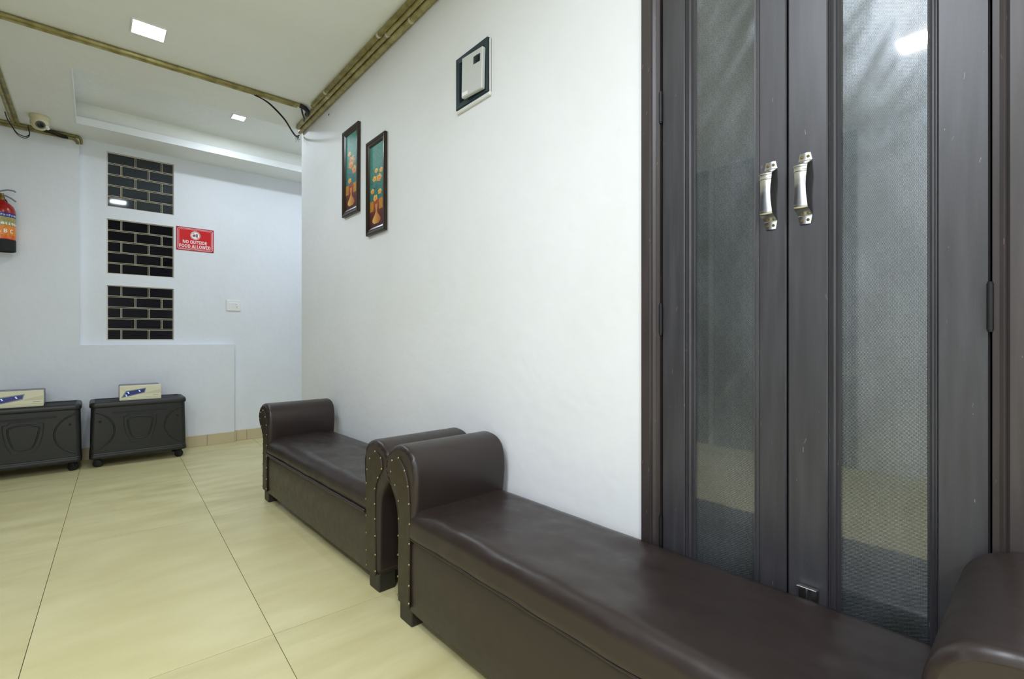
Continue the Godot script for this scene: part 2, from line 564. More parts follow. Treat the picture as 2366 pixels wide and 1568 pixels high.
func make_shell() -> void:
	make_floor()
	# ceiling with a recess beyond the end of the right wall
	var c := group_node("ceiling", self)
	structure(c, "flat white plaster ceiling with a stepped recess at the far end", "ceiling")
	var zn := -4.232
	var zf := -5.275
	var xl := -0.118
	var top := 3.2
	var b := MB.new()
	b.plain_box(Vector3(XL - 0.2, C, zn), Vector3(XA + 0.2, top, ZB + 0.2))
	b.plain_box(Vector3(XL - 0.2, C, ZR - 0.3), Vector3(xl, top, zn))
	b.plain_box(Vector3(xl, C, ZR - 0.3), Vector3(XA + 0.2, C + 0.02, zf - 0.005))
	b.plain_box(Vector3(xl, RC, ZR - 0.3), Vector3(XA + 0.2, top, zn))
	b.plain_box(Vector3(xl, C + 0.02, ZR - 0.3), Vector3(XA + 0.2, RC, zf - 0.05))
	put("ceiling_slab", b.mesh(), M.ceiling, c)
	slab("cove_lip", Vector3(xl, C - 0.001, zf - 0.012), Vector3(XA, C + 0.06, zf), M.trim, c)
	slab("cove_lip", Vector3(xl - 0.001, C - 0.001, zf), Vector3(xl + 0.012, C + 0.055, zn), M.trim, c)

	# right wall with the doorway cut out
	var r := MB.new()
	var dz0 := -0.886
	var dz1 := -0.03
	var dh := 2.30
	r.plain_box(Vector3(D, 0, ZC), Vector3(D + 0.15, C, dz0))
	r.plain_box(Vector3(D, dh, dz0), Vector3(D + 0.15, C, dz1))
	r.plain_box(Vector3(D, 0, dz1), Vector3(D + 0.15, C, ZB))
	r.plain_box(Vector3(D + 0.15, 0, ZC), Vector3(XA, C, ZC + 0.15))
	structure(put("wall_right", r.mesh(), M.wall), "long white painted wall holding the pictures and the dark double door", "wall")
	structure(slab("wall_alcove", Vector3(XA, 0, ZR - 0.2), Vector3(XA + 0.15, C + 0.2, ZC + 0.15), M.far_wall), "white end wall of the alcove behind the right wall", "wall")
	structure(slab("wall_left_panelling", Vector3(XL - 0.15, 0, ZR - 0.2), Vector3(XL, C, -3.36), M.wood0), "dark panelled part of the left wall outside the view", "wall")
	structure(slab("wall_left", Vector3(XL - 0.15, 0, -3.36), Vector3(XL, C, ZB), M.wall), "white wall on the left side of the corridor outside the view", "wall")
	var ld := group_node("door_3", self, Vector3(XL, 0, -2.25))
	structure(ld, "dark wooden double door in the left wall, outside the view", "door")
	for k in 2:
		var q := MB.new()
		q.box(Vector3(0.02, 1.375, -0.60 + 1.09 * k + 0.055 * k), Vector3(0.04, 2.75, 0.97 if k == 0 else 1.19), 0.004)
		put("leaf", q.mesh(), M.wood0 if k == 0 else M.grey_top, ld)
	structure(slab("wall_back", Vector3(XL - 0.15, 0, ZB), Vector3(XA, C, ZB + 0.15), M.wall), "white wall closing the corridor behind the camera", "wall")
	# room behind the door, unlit
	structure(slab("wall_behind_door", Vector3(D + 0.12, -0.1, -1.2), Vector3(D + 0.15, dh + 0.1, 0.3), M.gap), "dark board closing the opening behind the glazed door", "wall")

	# far wall: a plane to the left and below, and a plane set back with the windows
	var w := MB.new()
	var nx := -0.094
	var ly := 1.0
	var lx := 1.09
	var back := ZR - 0.16
	w.plain_box(Vector3(XL, 0, back), Vector3(nx, C, ZF))
	w.plain_box(Vector3(nx, 0, back), Vector3(lx, ly, ZF))
	w.plain_box(Vector3(lx, 0, back), Vector3(XA, C, ZR))
	var x0 := 0.09
	var x1 := 0.585
	w.plain_box(Vector3(nx, ly, back), Vector3(x0, C, ZR))
	w.plain_box(Vector3(x1, ly, back), Vector3(lx, C, ZR))
	var ys := [[1.045, 1.54], [1.645, 2.14], [2.25, 2.742]]
	var prev := ly
	for y in ys:
		w.plain_box(Vector3(x0, prev, back), Vector3(x1, y[0], ZR))
		prev = y[1]
	w.plain_box(Vector3(x0, prev, back), Vector3(x1, C, ZR))
	w.plain_box(Vector3(x0 - 0.05, ly, back - 0.05), Vector3(x1 + 0.05, C, back))
	structure(put("wall_far", w.mesh(), M.far_wall), "white painted far wall with three dark window panels and a low ledge", "wall")
	var words := ["lowest of the three stacked dark glass windows, just above the ledge", "middle of the three stacked dark glass windows, left of the red sign", "topmost of the three stacked dark glass windows, under the ceiling, reflecting a lamp"]
	for k in 3:
		make_window(k, x0, x1, ys[k][0], ys[k][1], words[k], k == 2)

	# skirting tiles along the far wall
	var s := group_node("baseboard_far", self)
	structure(s, "beige tile skirting along the foot of the far wall", "skirting")
	var xs := [XL, -1.55, -0.95, -0.35, 0.25, 0.85, lx]
	for k in xs.size() - 1:
		var m := MB.new()
		m.box(Vector3((xs[k] + xs[k + 1]) / 2, 0.054, ZF + 0.006), Vector3(xs[k + 1] - xs[k] - 0.002, 0.108, 0.012), 0.002)
		put("skirting_tile", m.mesh(), M.skirting, s)
	var xs2 := [lx + 0.013, 1.215, 1.62, 2.2, XA]
	for k in xs2.size() - 1:
		var m := MB.new()
		m.box(Vector3((xs2[k] + xs2[k + 1]) / 2, 0.054, ZR + 0.006), Vector3(xs2[k + 1] - xs2[k] - 0.002, 0.108, 0.012), 0.002)
		put("skirting_tile", m.mesh(), M.skirting, s)
	var e := MB.new()
	e.box(Vector3(lx + 0.006, 0.054, ZR + 0.036), Vector3(0.012, 0.108, 0.06), 0.002)
	put("skirting_tile", e.mesh(), M.skirting, s)


func make_window(k: int, x0: float, x1: float, y0: float, y1: float, label: String, phase: bool) -> void:
	var o := group_node("window_%d" % (k + 1), self, Vector3(x0, y0, ZR))
	structure(o, label, "window")
	var W := x1 - x0
	var Hh := y1 - y0
	var z := -0.022
	var rows := 5
	var rh := Hh / rows
	var backing := MB.new()
	backing.plain_box(Vector3(0, 0, z - 0.05), Vector3(W, Hh, z - 0.02))
	put("backing_board", backing.mesh(), M.gap, o)
	for r in rows:
		var cuts := [0.0, 0.205, 0.61, 1.0]
		if (r % 2 == 0) == phase:
			cuts = [0.0, 0.41, 0.81, 1.0]
		if not phase and r % 2 == 1:
			cuts = [0.0, 0.41, 0.81, 1.0]
		var ya := Hh - rh * (r + 1)
		var yb := Hh - rh * r
		for c in cuts.size() - 1:
			var xa: float = cuts[c] * W
			var xb: float = cuts[c + 1] * W
			var m := MB.new()
			var t := Basis(Vector3(rng.randf_range(-1, 1), rng.randf_range(-1, 1), 0).normalized(), 0.0)
			m.box(Vector3((xa + xb) / 2, (ya + yb) / 2, z - 0.008), Vector3(xb - xa - 0.010, rh - 0.010, 0.016), 0.002, t)
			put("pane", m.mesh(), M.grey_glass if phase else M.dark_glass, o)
			if c > 0:
				for s in [-1, 1]:
					var v := MB.new()
					v.box(Vector3(xa + 0.0045 * s, (ya + yb) / 2, z - 0.004), Vector3(0.0035, rh - 0.006, 0.013), 0.0008)
					put("glazing_bar", v.mesh(), M.grout_bar, o)
		if r > 0:
			for s in [-1, 1]:
				var h := MB.new()
				h.box(Vector3(W / 2, yb + 0.0055 * s, z - 0.004), Vector3(W - 0.004, 0.0035, 0.013), 0.0008)
				put("glazing_bar", h.mesh(), M.grout_bar, o)
	for q in [[Vector3(W / 2, 0.004, z), Vector3(W, 0.006, 0.02)], [Vector3(W / 2, Hh - 0.004, z), Vector3(W, 0.006, 0.02)], [Vector3(0.004, Hh / 2, z), Vector3(0.006, Hh, 0.02)], [Vector3(W - 0.004, Hh / 2, z), Vector3(0.006, Hh, 0.02)]]:
		var f := MB.new()
		f.box(q[0], q[1], 0.001)
		put("window_frame", f.mesh(), M.grout_bar, o)


# ---------------------------------------------------------------- double door

func make_leaf(index: int, za: float, zb: float, label: String, hz: float) -> void:
	# za .. zb along the wall, front face at x = D - 0.004
	var o := group_node("door_%d" % index, self, Vector3(D, 0, (za + zb) / 2))
	structure(o, label, "door")
	var w := zb - za
	var hgt := 2.22
	var y0 := 0.012
	var th := 0.036
	var fx := 0.004
	var stl := 0.0765 if index == 1 else 0.0895
	var str_ := 0.068 if index == 1 else 0.080
	var mould := 0.025 if index == 1 else 0.022
	var mould_r := 0.017
	var woodm: Material = M["wood%d" % (index - 1)]
	for q in [[-w / 2, stl], [w / 2 - str_, str_]]:
		var b := MB.new()
		b.box(Vector3(fx + th / 2, y0 + hgt / 2, q[0] + q[1] / 2), Vector3(th, hgt, q[1] - 0.0016), 0.003)
		put("stile", b.mesh(), woodm, o)
	var ia := -w / 2 + stl
	var ib := w / 2 - str_
	for q in [[y0, 0.17], [y0 + hgt - 0.1, 0.1]]:
		var b := MB.new()
		b.box(Vector3(fx + th / 2, q[0] + q[1] / 2, (ia + ib) / 2), Vector3(th, q[1], ib - ia - 0.001), 0.003)
		put("rail", b.mesh(), woodm, o)
	# stepped bead round the glass
	var gy0 := y0 + 0.17
	var gy1 := y0 + hgt - 0.1
	for side in 2:
		var mw := mould if side == 0 else mould_r
		var zz := ia if side == 0 else ib
		var s := 1.0 if side == 0 else -1.0
		var poly := PackedVector2Array([Vector2(0.004, 0), Vector2(0.003, mw * 0.12), Vector2(0.007, mw * 0.2), Vector2(0.005, mw * 0.45), Vector2(0.008, mw * 0.62), Vector2(0.013, mw * 0.7), Vector2(0.012, mw * 0.9), Vector2(0.016, mw), Vector2(0.034, mw), Vector2(0.034, 0)])
		var pts := PackedVector2Array()
		for p in poly:
			pts.append(Vector2(p.x + fx, zz + s * p.y))
		var b := MB.new()
		# local X stays X, local Y becomes Z, extruded up
		b.prism(pts, gy1 - gy0, 0.0, Transform3D(Basis(Vector3.RIGHT, Vector3.BACK, Vector3.UP), Vector3(0, gy0, 0)), 0.97)
		put("moulding", b.mesh(), woodm, o)
	for q in [gy0 + 0.006, gy1 - 0.006]:
		var b := MB.new()
		b.box(Vector3(fx + 0.02, q, (ia + ib) / 2), Vector3(0.03, 0.012, ib - ia - 0.03), 0.003)
		put("moulding", b.mesh(), woodm, o)
	var ga := ia + mould
	var gb := ib - mould_r
	var p := MB.new()
	p.plain_box(Vector3(fx + 0.016, gy0 + 0.012, ga - 0.001), Vector3(fx + 0.020, gy1 - 0.012, gb + 0.001))
	put("glass_pane", p.mesh(), M.glass, o)
	# net with slack folds
	var f := noise(90 + index, 1.0, 3)
	var rows := []
	var ny := 120
	var nz := 12
	for i in ny + 1:
		var row := PackedVector3Array()
		for j in nz + 1:
			var y := lerpf(gy0 + 0.012, gy1 - 0.012, float(i) / ny)
			var z := lerpf(ga, gb, float(j) / nz)
			var k := f.get_noise_2d(z * 5.0 + y * 1.1, y * 7.0 - z * 9.0)
			row.append(Vector3(fx + 0.0265 + 0.0022 * k, y, z))
		rows.append(row)
	var m := MB.new()
	m.grid(rows, false, false, Vector3.LEFT, (gb - ga) / 0.048, (gy1 - gy0) / 0.048)
	put("net_screen", m.mesh(), M.net, o)
	var bb := MB.new()
	bb.plain_box(Vector3(fx + 0.031, gy0, ga), Vector3(fx + 0.034, gy1, gb))
	put("backing_board", bb.mesh(), M.gap, o)
	make_handle(o, hz - (za + zb) / 2, 1.422)
	for y in ([1.765, 1.112, 0.46] if index == 1 else [1.77, 1.114, 0.46]):
		var b := MB.new()
		var z: float = -w / 2 if index == 1 else w / 2
		b.tube(PackedVector3Array([Vector3(-0.003, y - 0.045, z), Vector3(-0.003, y + 0.045, z)]), 0.0055, 10)
		for k in [-0.046, 0.046]:
			b.tube(PackedVector3Array([Vector3(-0.003, y + k - 0.003, z), Vector3(-0.003, y + k + 0.003, z)]), 0.0042, 10)
		put("hinge", b.mesh(), M.iron, o)
	if index == 2:
		var t := group_node("tower_bolt", o, Vector3(-0.001, 0.418, -w / 2 + 0.048))
		var b := MB.new()
		b.box(Vector3(0, 0, 0), Vector3(0.004, 0.05, 0.042), 0.001)
		put("bolt_plate", b.mesh(), M.steel, t)
		var r := MB.new()
		r.tube(PackedVector3Array([Vector3(-0.008, -0.08, 0), Vector3(-0.008, 0.026, 0)]), 0.006, 10)
		put("bolt_rod", r.mesh(), M.steel, t)
		var u := MB.new()
		u.box(Vector3(-0.007, 0.0262, 0.0), Vector3(0.014, 0.003, 0.044), 0.001)
		put("bolt_keeper", u.mesh(), M.steel, t)


func make_handle(o: Node3D, z: float, y: float) -> void:
	var h := group_node("handle", o, Vector3(0.004, y, z))
	# side view: (height, stand-off), and the width along it
	var path := [Vector2(-0.0875, 0.001), Vector2(-0.068, 0.001), Vector2(-0.064, 0.004), Vector2(-0.057, 0.022), Vector2(-0.053, 0.031), Vector2(-0.049, 0.034), Vector2(-0.042, 0.034), Vector2(-0.02, 0.036), Vector2(0.0, 0.037), Vector2(0.02, 0.036), Vector2(0.034, 0.0345), Vector2(0.036, 0.0365), Vector2(0.040, 0.0345), Vector2(0.046, 0.034), Vector2(0.049, 0.036), Vector2(0.053, 0.030), Vector2(0.060, 0.016), Vector2(0.065, 0.004), Vector2(0.069, 0.001), Vector2(0.0875, 0.001)]
	var wid := [0.012, 0.0155, 0.0155, 0.0150, 0.0150, 0.0150, 0.0145, 0.0125, 0.0120, 0.0125, 0.0138, 0.0145, 0.0140, 0.0145, 0.0155, 0.0150, 0.0145, 0.0150, 0.0155, 0.012]
	# finer steps, rounded plate ends
	var P := []
	for i in path.size() - 1:
		for k in 3:
			var t := k / 3.0
			P.append([path[i].lerp(path[i + 1], t), lerpf(wid[i], wid[i + 1], t)])
	P.append([path[-1], wid[-1]])
	var outer := []
	var inner := []
	var cols := 6
	for i in P.size():
		var a: Vector2 = P[maxi(i - 1, 0)][0]
		var c: Vector2 = P[mini(i + 1, P.size() - 1)][0]
		var d := (c - a).normalized()
		var nn := Vector2(-d.y, d.x)          # away from the wall
		if nn.y < 0:
			nn = -nn
		var row := PackedVector3Array()
		var row2 := PackedVector3Array()
		for k in cols + 1:
			var s := lerpf(-1, 1, float(k) / cols)
			var crown := 0.0022 * (1.0 - s * s)
			var e: Vector2 = P[i][0]
			var q := e + nn * (0.001 + crown)
			var zz: float = s * P[i][1]
			row.append(Vector3(-q.y, q.x, zz))
			var q2 := e - nn * 0.0006
			row2.append(Vector3(-q2.y, q2.x, zz))
		outer.append(row)
		inner.append(row2)
	var m := MB.new()
	var all := []
	for i in P.size():
		var ring := PackedVector3Array()
		ring.append_array(outer[i])
		var back: PackedVector3Array = inner[i]
		back.reverse()
		ring.append_array(back)
		all.append(ring)
	# outside, inside and edges as their own sheets so that the edges stay crisp
	m.grid(outer, false, false, Vector3.LEFT)
	m.grid(inner, false, false, Vector3.RIGHT)
	for side in 2:
		var e := []
		for i in P.size():
			var a: Vector3 = outer[i][0 if side == 0 else cols]
			var b: Vector3 = inner[i][cols if side == 0 else 0]
			e.append(PackedVector3Array([a, b]))
		m.grid(e, false, false, Vector3(0, 0, -1 if side == 0 else 1))
	put("grip", m.mesh(), M.steel, h)
	for yy in [-0.078, 0.078]:
		for zz in [-0.0068, 0.0068]:
			var s := MB.new()
			s.lathe(PackedVector2Array([Vector2(0.0, 0.0005), Vector2(0.0018, 0.0004), Vector2(0.0026, 0.0012), Vector2(0.0034, 0.0008), Vector2(0.0036, 0.0)]), 12, Transform3D(Basis(Vector3(0, 0, 1), PI / 2), Vector3(-0.0042, yy, zz)))
			put("screw", s.mesh(), M.brass, h)


func make_door() -> void:
	var f := group_node("trim_1", self, Vector3(D, 0, -0.458))
	structure(f, "dark stained wooden frame round the double door", "door frame")
	var fh := 2.29
	for side in 2:
		var s := -1.0 if side == 0 else 1.0
		var z0 := (-0.883 if side == 0 else -0.033) + 0.458     # outer edge
		var z1 := (-0.8225 if side == 0 else -0.0935) + 0.458   # inner edge
		var zm := (-0.8496 if side == 0 else -0.074) + 0.458
		var poly := PackedVector2Array([Vector2(-0.012, z0), Vector2(-0.012, lerpf(zm, z0, 0.12)), Vector2(-0.006, zm), Vector2(-0.009, lerpf(zm, z1, 0.2)), Vector2(-0.005, lerpf(zm, z1, 0.5)), Vector2(-0.003, z1), Vector2(0.10, z1), Vector2(0.10, z0)])
		var b := MB.new()
		b.prism(poly, fh, 0.0, Transform3D(Basis(Vector3.RIGHT, Vector3.BACK, Vector3.UP), Vector3.ZERO), 0.97)
		put("jamb", b.mesh(), M.wood2, f)
	var hb := MB.new()
	hb.box(Vector3(0.044, 2.262, 0), Vector3(0.112, 0.05, 0.728), 0.003)
	put("head_jamb", hb.mesh(), M.wood2, f)
	make_leaf(1, -0.8195, -0.4648, "left leaf of the dark wooden double door, net behind a narrow glass pane, beside the white wall", -0.5015)
	make_leaf(2, -0.4624, -0.0965, "right leaf of the dark wooden double door, wider glass pane reflecting a ceiling lamp", -0.4215)


# ---------------------------------------------------------------- benches

func catmull(p: Array, steps: int) -> PackedVector2Array:
	var out := PackedVector2Array()
	for i in p.size() - 1:
		var a: Vector2 = p[maxi(i - 1, 0)]
		var b: Vector2 = p[i]
		var c: Vector2 = p[i + 1]
		var d: Vector2 = p[mini(i + 2, p.size() - 1)]
		for k in steps:
			out.append(b.cubic_interpolate(c, a, d, float(k) / steps))
	out.append(p[-1])
	return out


func make_bench(label: String, at: Vector3, turn: float, hs: float, soft: float, L: float) -> Node3D:
	var o := thing("bench", label, "bench", at, "padded benches along the right wall")
	o.rotation.y = turn
	var dep := 0.428
	var prof := catmull([Vector2(-0.036, 0.078), Vector2(-0.033, 0.2), Vector2(-0.028, 0.32), Vector2(-0.012, 0.41), Vector2(-0.001, 0.49), Vector2(0.0, 0.555), Vector2(-0.012, 0.605), Vector2(-0.038, 0.636), Vector2(-0.075, 0.651), Vector2(-0.12, 0.654), Vector2(-0.165, 0.643), Vector2(-0.204, 0.617), Vector2(-0.228, 0.583), Vector2(-0.235, 0.548), Vector2(-0.222, 0.513), Vector2(-0.192, 0.478), Vector2(-0.162, 0.442), Vector2(-0.144, 0.40), Vector2(-0.137, 0.32), Vector2(-0.133, 0.2), Vector2(-0.130, 0.078)], 4)
	for i in prof.size():
		prof[i].y *= hs
	var outer := [Vector2(-0.164, 0.589), Vector2(-0.172, 0.545), Vector2(-0.139, 0.501), Vector2(-0.112, 0.448), Vector2(-0.111, 0.382), Vector2(-0.113, 0.318), Vector2(-0.115, 0.246), Vector2(-0.116, 0.165), Vector2(-0.116, 0.095)]
	var inner := [Vector2(-0.114, 0.608), Vector2(-0.068, 0.569), Vector2(-0.043, 0.517), Vector2(-0.036, 0.455), Vector2(-0.032, 0.384), Vector2(-0.034, 0.312), Vector2(-0.035, 0.236), Vector2(-0.036, 0.16), Vector2(-0.037, 0.095)]
	for side in 2:
		var s := 1.0 if side == 0 else -1.0
		var z0 := 0.0 if side == 0 else L
		# the roll, its front edge rounded and gathered in towards the panel
		var rows := []
		var wr := noise(5 + side, 1.0, 2)
		for ring in [[0.0190, 0.0004], [0.0165, 0.0006], [0.012, 0.0022], [0.007, 0.0052], [0.003, 0.010], [0.001, 0.0155], [0.0, 0.023], [0.0, 0.06], [0.0, 0.16], [0.0, 0.30], [0.0, dep - 0.012], [0.004, dep - 0.003], [0.012, dep]]:
			var q := MB.inset(prof, ring[0])
			var row := PackedVector3Array()
			for i in q.size():
				var wrinkle := 0.0
				if ring[1] < 0.02 and prof[i].y > 0.46 * hs:
					wrinkle = 0.003 * wr.get_noise_1d(i * 1.9) * (1.0 if ring[0] > 0.004 else 0.35)
				row.append(Vector3(ring[1] + wrinkle, q[i].y, z0 + s * q[i].x))
			rows.append(row)
		var m := MB.new()
		m.grid(rows, true, false)
		var offs := Geometry2D.offset_polygon(prof, -0.0165, Geometry2D.JOIN_ROUND)
		var cap: PackedVector2Array = offs[0]
		var t := Geometry2D.triangulate_polygon(cap)
		for i in range(0, t.size(), 3):
			var a := []
			for j in 3:
				a.append(Vector3(0.0012, cap[t[i + j]].y, z0 + s * cap[t[i + j]].x))
			m.tri(a[0], a[1], a[2], Vector3.LEFT, Vector3.LEFT, Vector3.LEFT)
		var cb := MB.inset(prof, 0.012)
		t = Geometry2D.triangulate_polygon(cb)
		for i in range(0, t.size(), 3):
			var a := []
			for j in 3:
				a.append(Vector3(dep, cb[t[i + j]].y, z0 + s * cb[t[i + j]].x))
			m.tri(a[0], a[1], a[2], Vector3.RIGHT, Vector3.RIGHT, Vector3.RIGHT)
		put("armrest", m.mesh(), M.leather, o)
		# studded strip down the front of the arm
		var line := PackedVector2Array()
		var down := [Vector2(-0.14, 0.602)]
		down.append_array(inner)
		for p in catmull(down, 4):
			line.append(Vector2(p.x + 0.002, p.y * hs))
		line.append(Vector2(-0.037, 0.074 * hs))
		line.append(Vector2(-0.116, 0.074 * hs))
		var upw := outer.duplicate()
		upw.reverse()
		for p in catmull(upw, 4):
			line.append(Vector2(p.x - 0.002, p.y * hs))
		var pl := PackedVector2Array()
		for p in line:
			pl.append(Vector2(z0 + s * p.x, p.y))
		var pm := MB.new()
		# local X becomes Z, local Y stays up, extruded towards the front (-X)
		pm.prism(pl, 0.010, 0.0035, Transform3D(Basis(Vector3.BACK, Vector3.UP, Vector3.LEFT), Vector3(0.005, 0, 0)), 0.7)
		put("front_panel", pm.mesh(), M.leather_panel, o)
		var studs := inner.duplicate()
		studs.append_array(outer)
		var sm := MB.new()
		sm.lathe(PackedVector2Array([Vector2(0.0, 0.0034), Vector2(0.0018, 0.0032), Vector2(0.0033, 0.0023), Vector2(0.0042, 0.0009), Vector2(0.0046, -0.001)]), 10, Transform3D(Basis(Vector3(0, 0, 1), PI / 2), Vector3.ZERO))
		var smesh := sm.mesh()
		for p in studs:
			var st := put("stud", smesh, M.stud, o)
			st.position = Vector3(-0.0040, p.y * hs, z0 + s * p.x)
		for d in [0.012, dep - 0.085]:
			var fm := MB.new()
			fm.box(Vector3(d + 0.035, 0.039, z0 - s * 0.083), Vector3(0.075, 0.078, 0.088), 0.004)
			put("foot", fm.mesh(), M.foot, o)
	# seat: swept section (depth, height) along the bench, dented and creased
	var sec := []
	var top := 0.430 * hs
	var low := 0.332 * hs
	var rad := 0.046 + 0.018 * soft
	sec.append(Vector2(0.030, low - 0.006))
	sec.append(Vector2(0.006, low - 0.004))
	sec.append(Vector2(-0.002, low + 0.002))
	sec.append(Vector2(-0.003, low + 0.02))
	for k in 9:
		var a := PI - PI / 2 * (k / 8.0)
		sec.append(Vector2(-0.001 + rad + rad * cos(a), top - rad + rad * sin(a)))
	for k in 26:
		sec.append(Vector2(-0.001 + rad + (dep - 0.03 - rad) * (k + 1) / 26.0, top))
	sec.append(Vector2(dep - 0.008, top - 0.006))
	sec.append(Vector2(dep - 0.002, top - 0.03))
	sec.append(Vector2(dep - 0.002, low))
	var f := noise(12 if soft > 0 else 15, 1.0, 2)
	var rows := []
	var ns := 170
	var z_a := -0.028
	var z_b := L + 0.028
	for i in ns + 1:
		var z := lerpf(z_a, z_b, float(i) / ns)
		var row := PackedVector3Array()
		for k in sec.size():
			var p: Vector2 = sec[k]
			var up := smoothstep(top - rad, top, p.y)
			var e := f.get_noise_2d(z * 3.2, p.x * 6.0) * 0.0045
			var crease := maxf(0.0, 1.0 - absf(f.get_noise_2d(z * 6.0 + 9.0, p.x * 9.0)) * 7.0)
			e -= crease * 0.0003
			# sat-in hollows
			for hol in [[0.30, 0.24, 0.10, 0.06, 0.004], [0.42, 0.30, 0.05, 0.03, -0.004], [0.62, 0.38, 0.06, 0.05, -0.006], [0.70, 0.34, 0.07, 0.05, 0.006], [0.85, 0.2, 0.25, 0.14, 0.006]]:
				var dz: float = (z - hol[0]) / hol[2]
				var dx: float = (p.x - hol[1]) / hol[3]
				e -= hol[4] * exp(-dz * dz - dx * dx)
			e *= 1.0 - 0.85 * smoothstep(0.32, 0.42, p.x)
			var dome := 0.006 * sin(clampf(p.x / dep, 0, 1) * PI) * (0.5 + soft)
			var front := 0.0
			if p.x < 0.01 and p.y > low:
				front = f.get_noise_2d(z * 3.0, 40.0) * 0.0045
			row.append(Vector3(p.x + front, p.y + (e + dome) * up, z))
		rows.append(row)
	var m2 := MB.new()
	m2.grid(rows, false, false, Vector3(-1, 1, 0))
	put("seat_cushion", m2.mesh(), M.leather, o)
	# welt along the lower edge of the seat
	var wp := PackedVector3Array()
	for i in 61:
		var z := lerpf(z_a, z_b, i / 60.0)
		wp.append(Vector3(0.0005 - 0.006 * soft, low - 0.004 + 0.002 * f.get_noise_2d(z * 7.0, 77.0), z))
	var wm := MB.new()
	wm.tube(wp, 0.0042 + 0.003 * soft, 8)
	put("welt", wm.mesh(), M.leather, o)
	# box under the seat, its lower edge a little wavy
	var br := []
	for i in 61:
		var z := lerpf(z_a - 0.01, z_b + 0.01, i / 60.0)
		var wv := f.get_noise_2d(z * 4.0, 55.0) * 0.004
		br.append(PackedVector3Array([Vector3(dep - 0.01, 0.056, z), Vector3(0.016, 0.056 + wv, z), Vector3(0.007, 0.062 + wv, z), Vector3(0.005, 0.14, z), Vector3(0.004, 0.24, z), Vector3(0.006, low - 0.01, z), Vector3(0.02, low - 0.002, z), Vector3(dep - 0.01, low, z)]))
	var bm := MB.new()
	bm.grid(br, true, false)
	put("base_box", bm.mesh(), M.leather, o)
	return o


# ---------------------------------------------------------------- trolleys and inverters

func rounded(cx: float, cz: float, hx: float, hz: float, r: float, y: float, seg := 6) -> PackedVector3Array:
	var out := PackedVector3Array()
	for q in 4:
		var sx := 1.0 if q == 0 or q == 3 else -1.0
		var sz := 1.0 if q < 2 else -1.0
		for k in seg + 1:
			var a := PI / 2 * q + PI / 2 * k / seg
			out.append(Vector3(cx + sx * (hx - r) + r * cos(a), y, cz + sz * (hz - r) + r * sin(a)))
	return out


func loft(rings: Array, cap_low := true, cap_top := true) -> ArrayMesh:
	var b := MB.new()
	b.grid(rings, true, false)
	if cap_low:
		b.fan(rings[0], Vector3.DOWN)
	if cap_top:
		b.fan(rings[-1], Vector3.UP)
	return b.mesh()


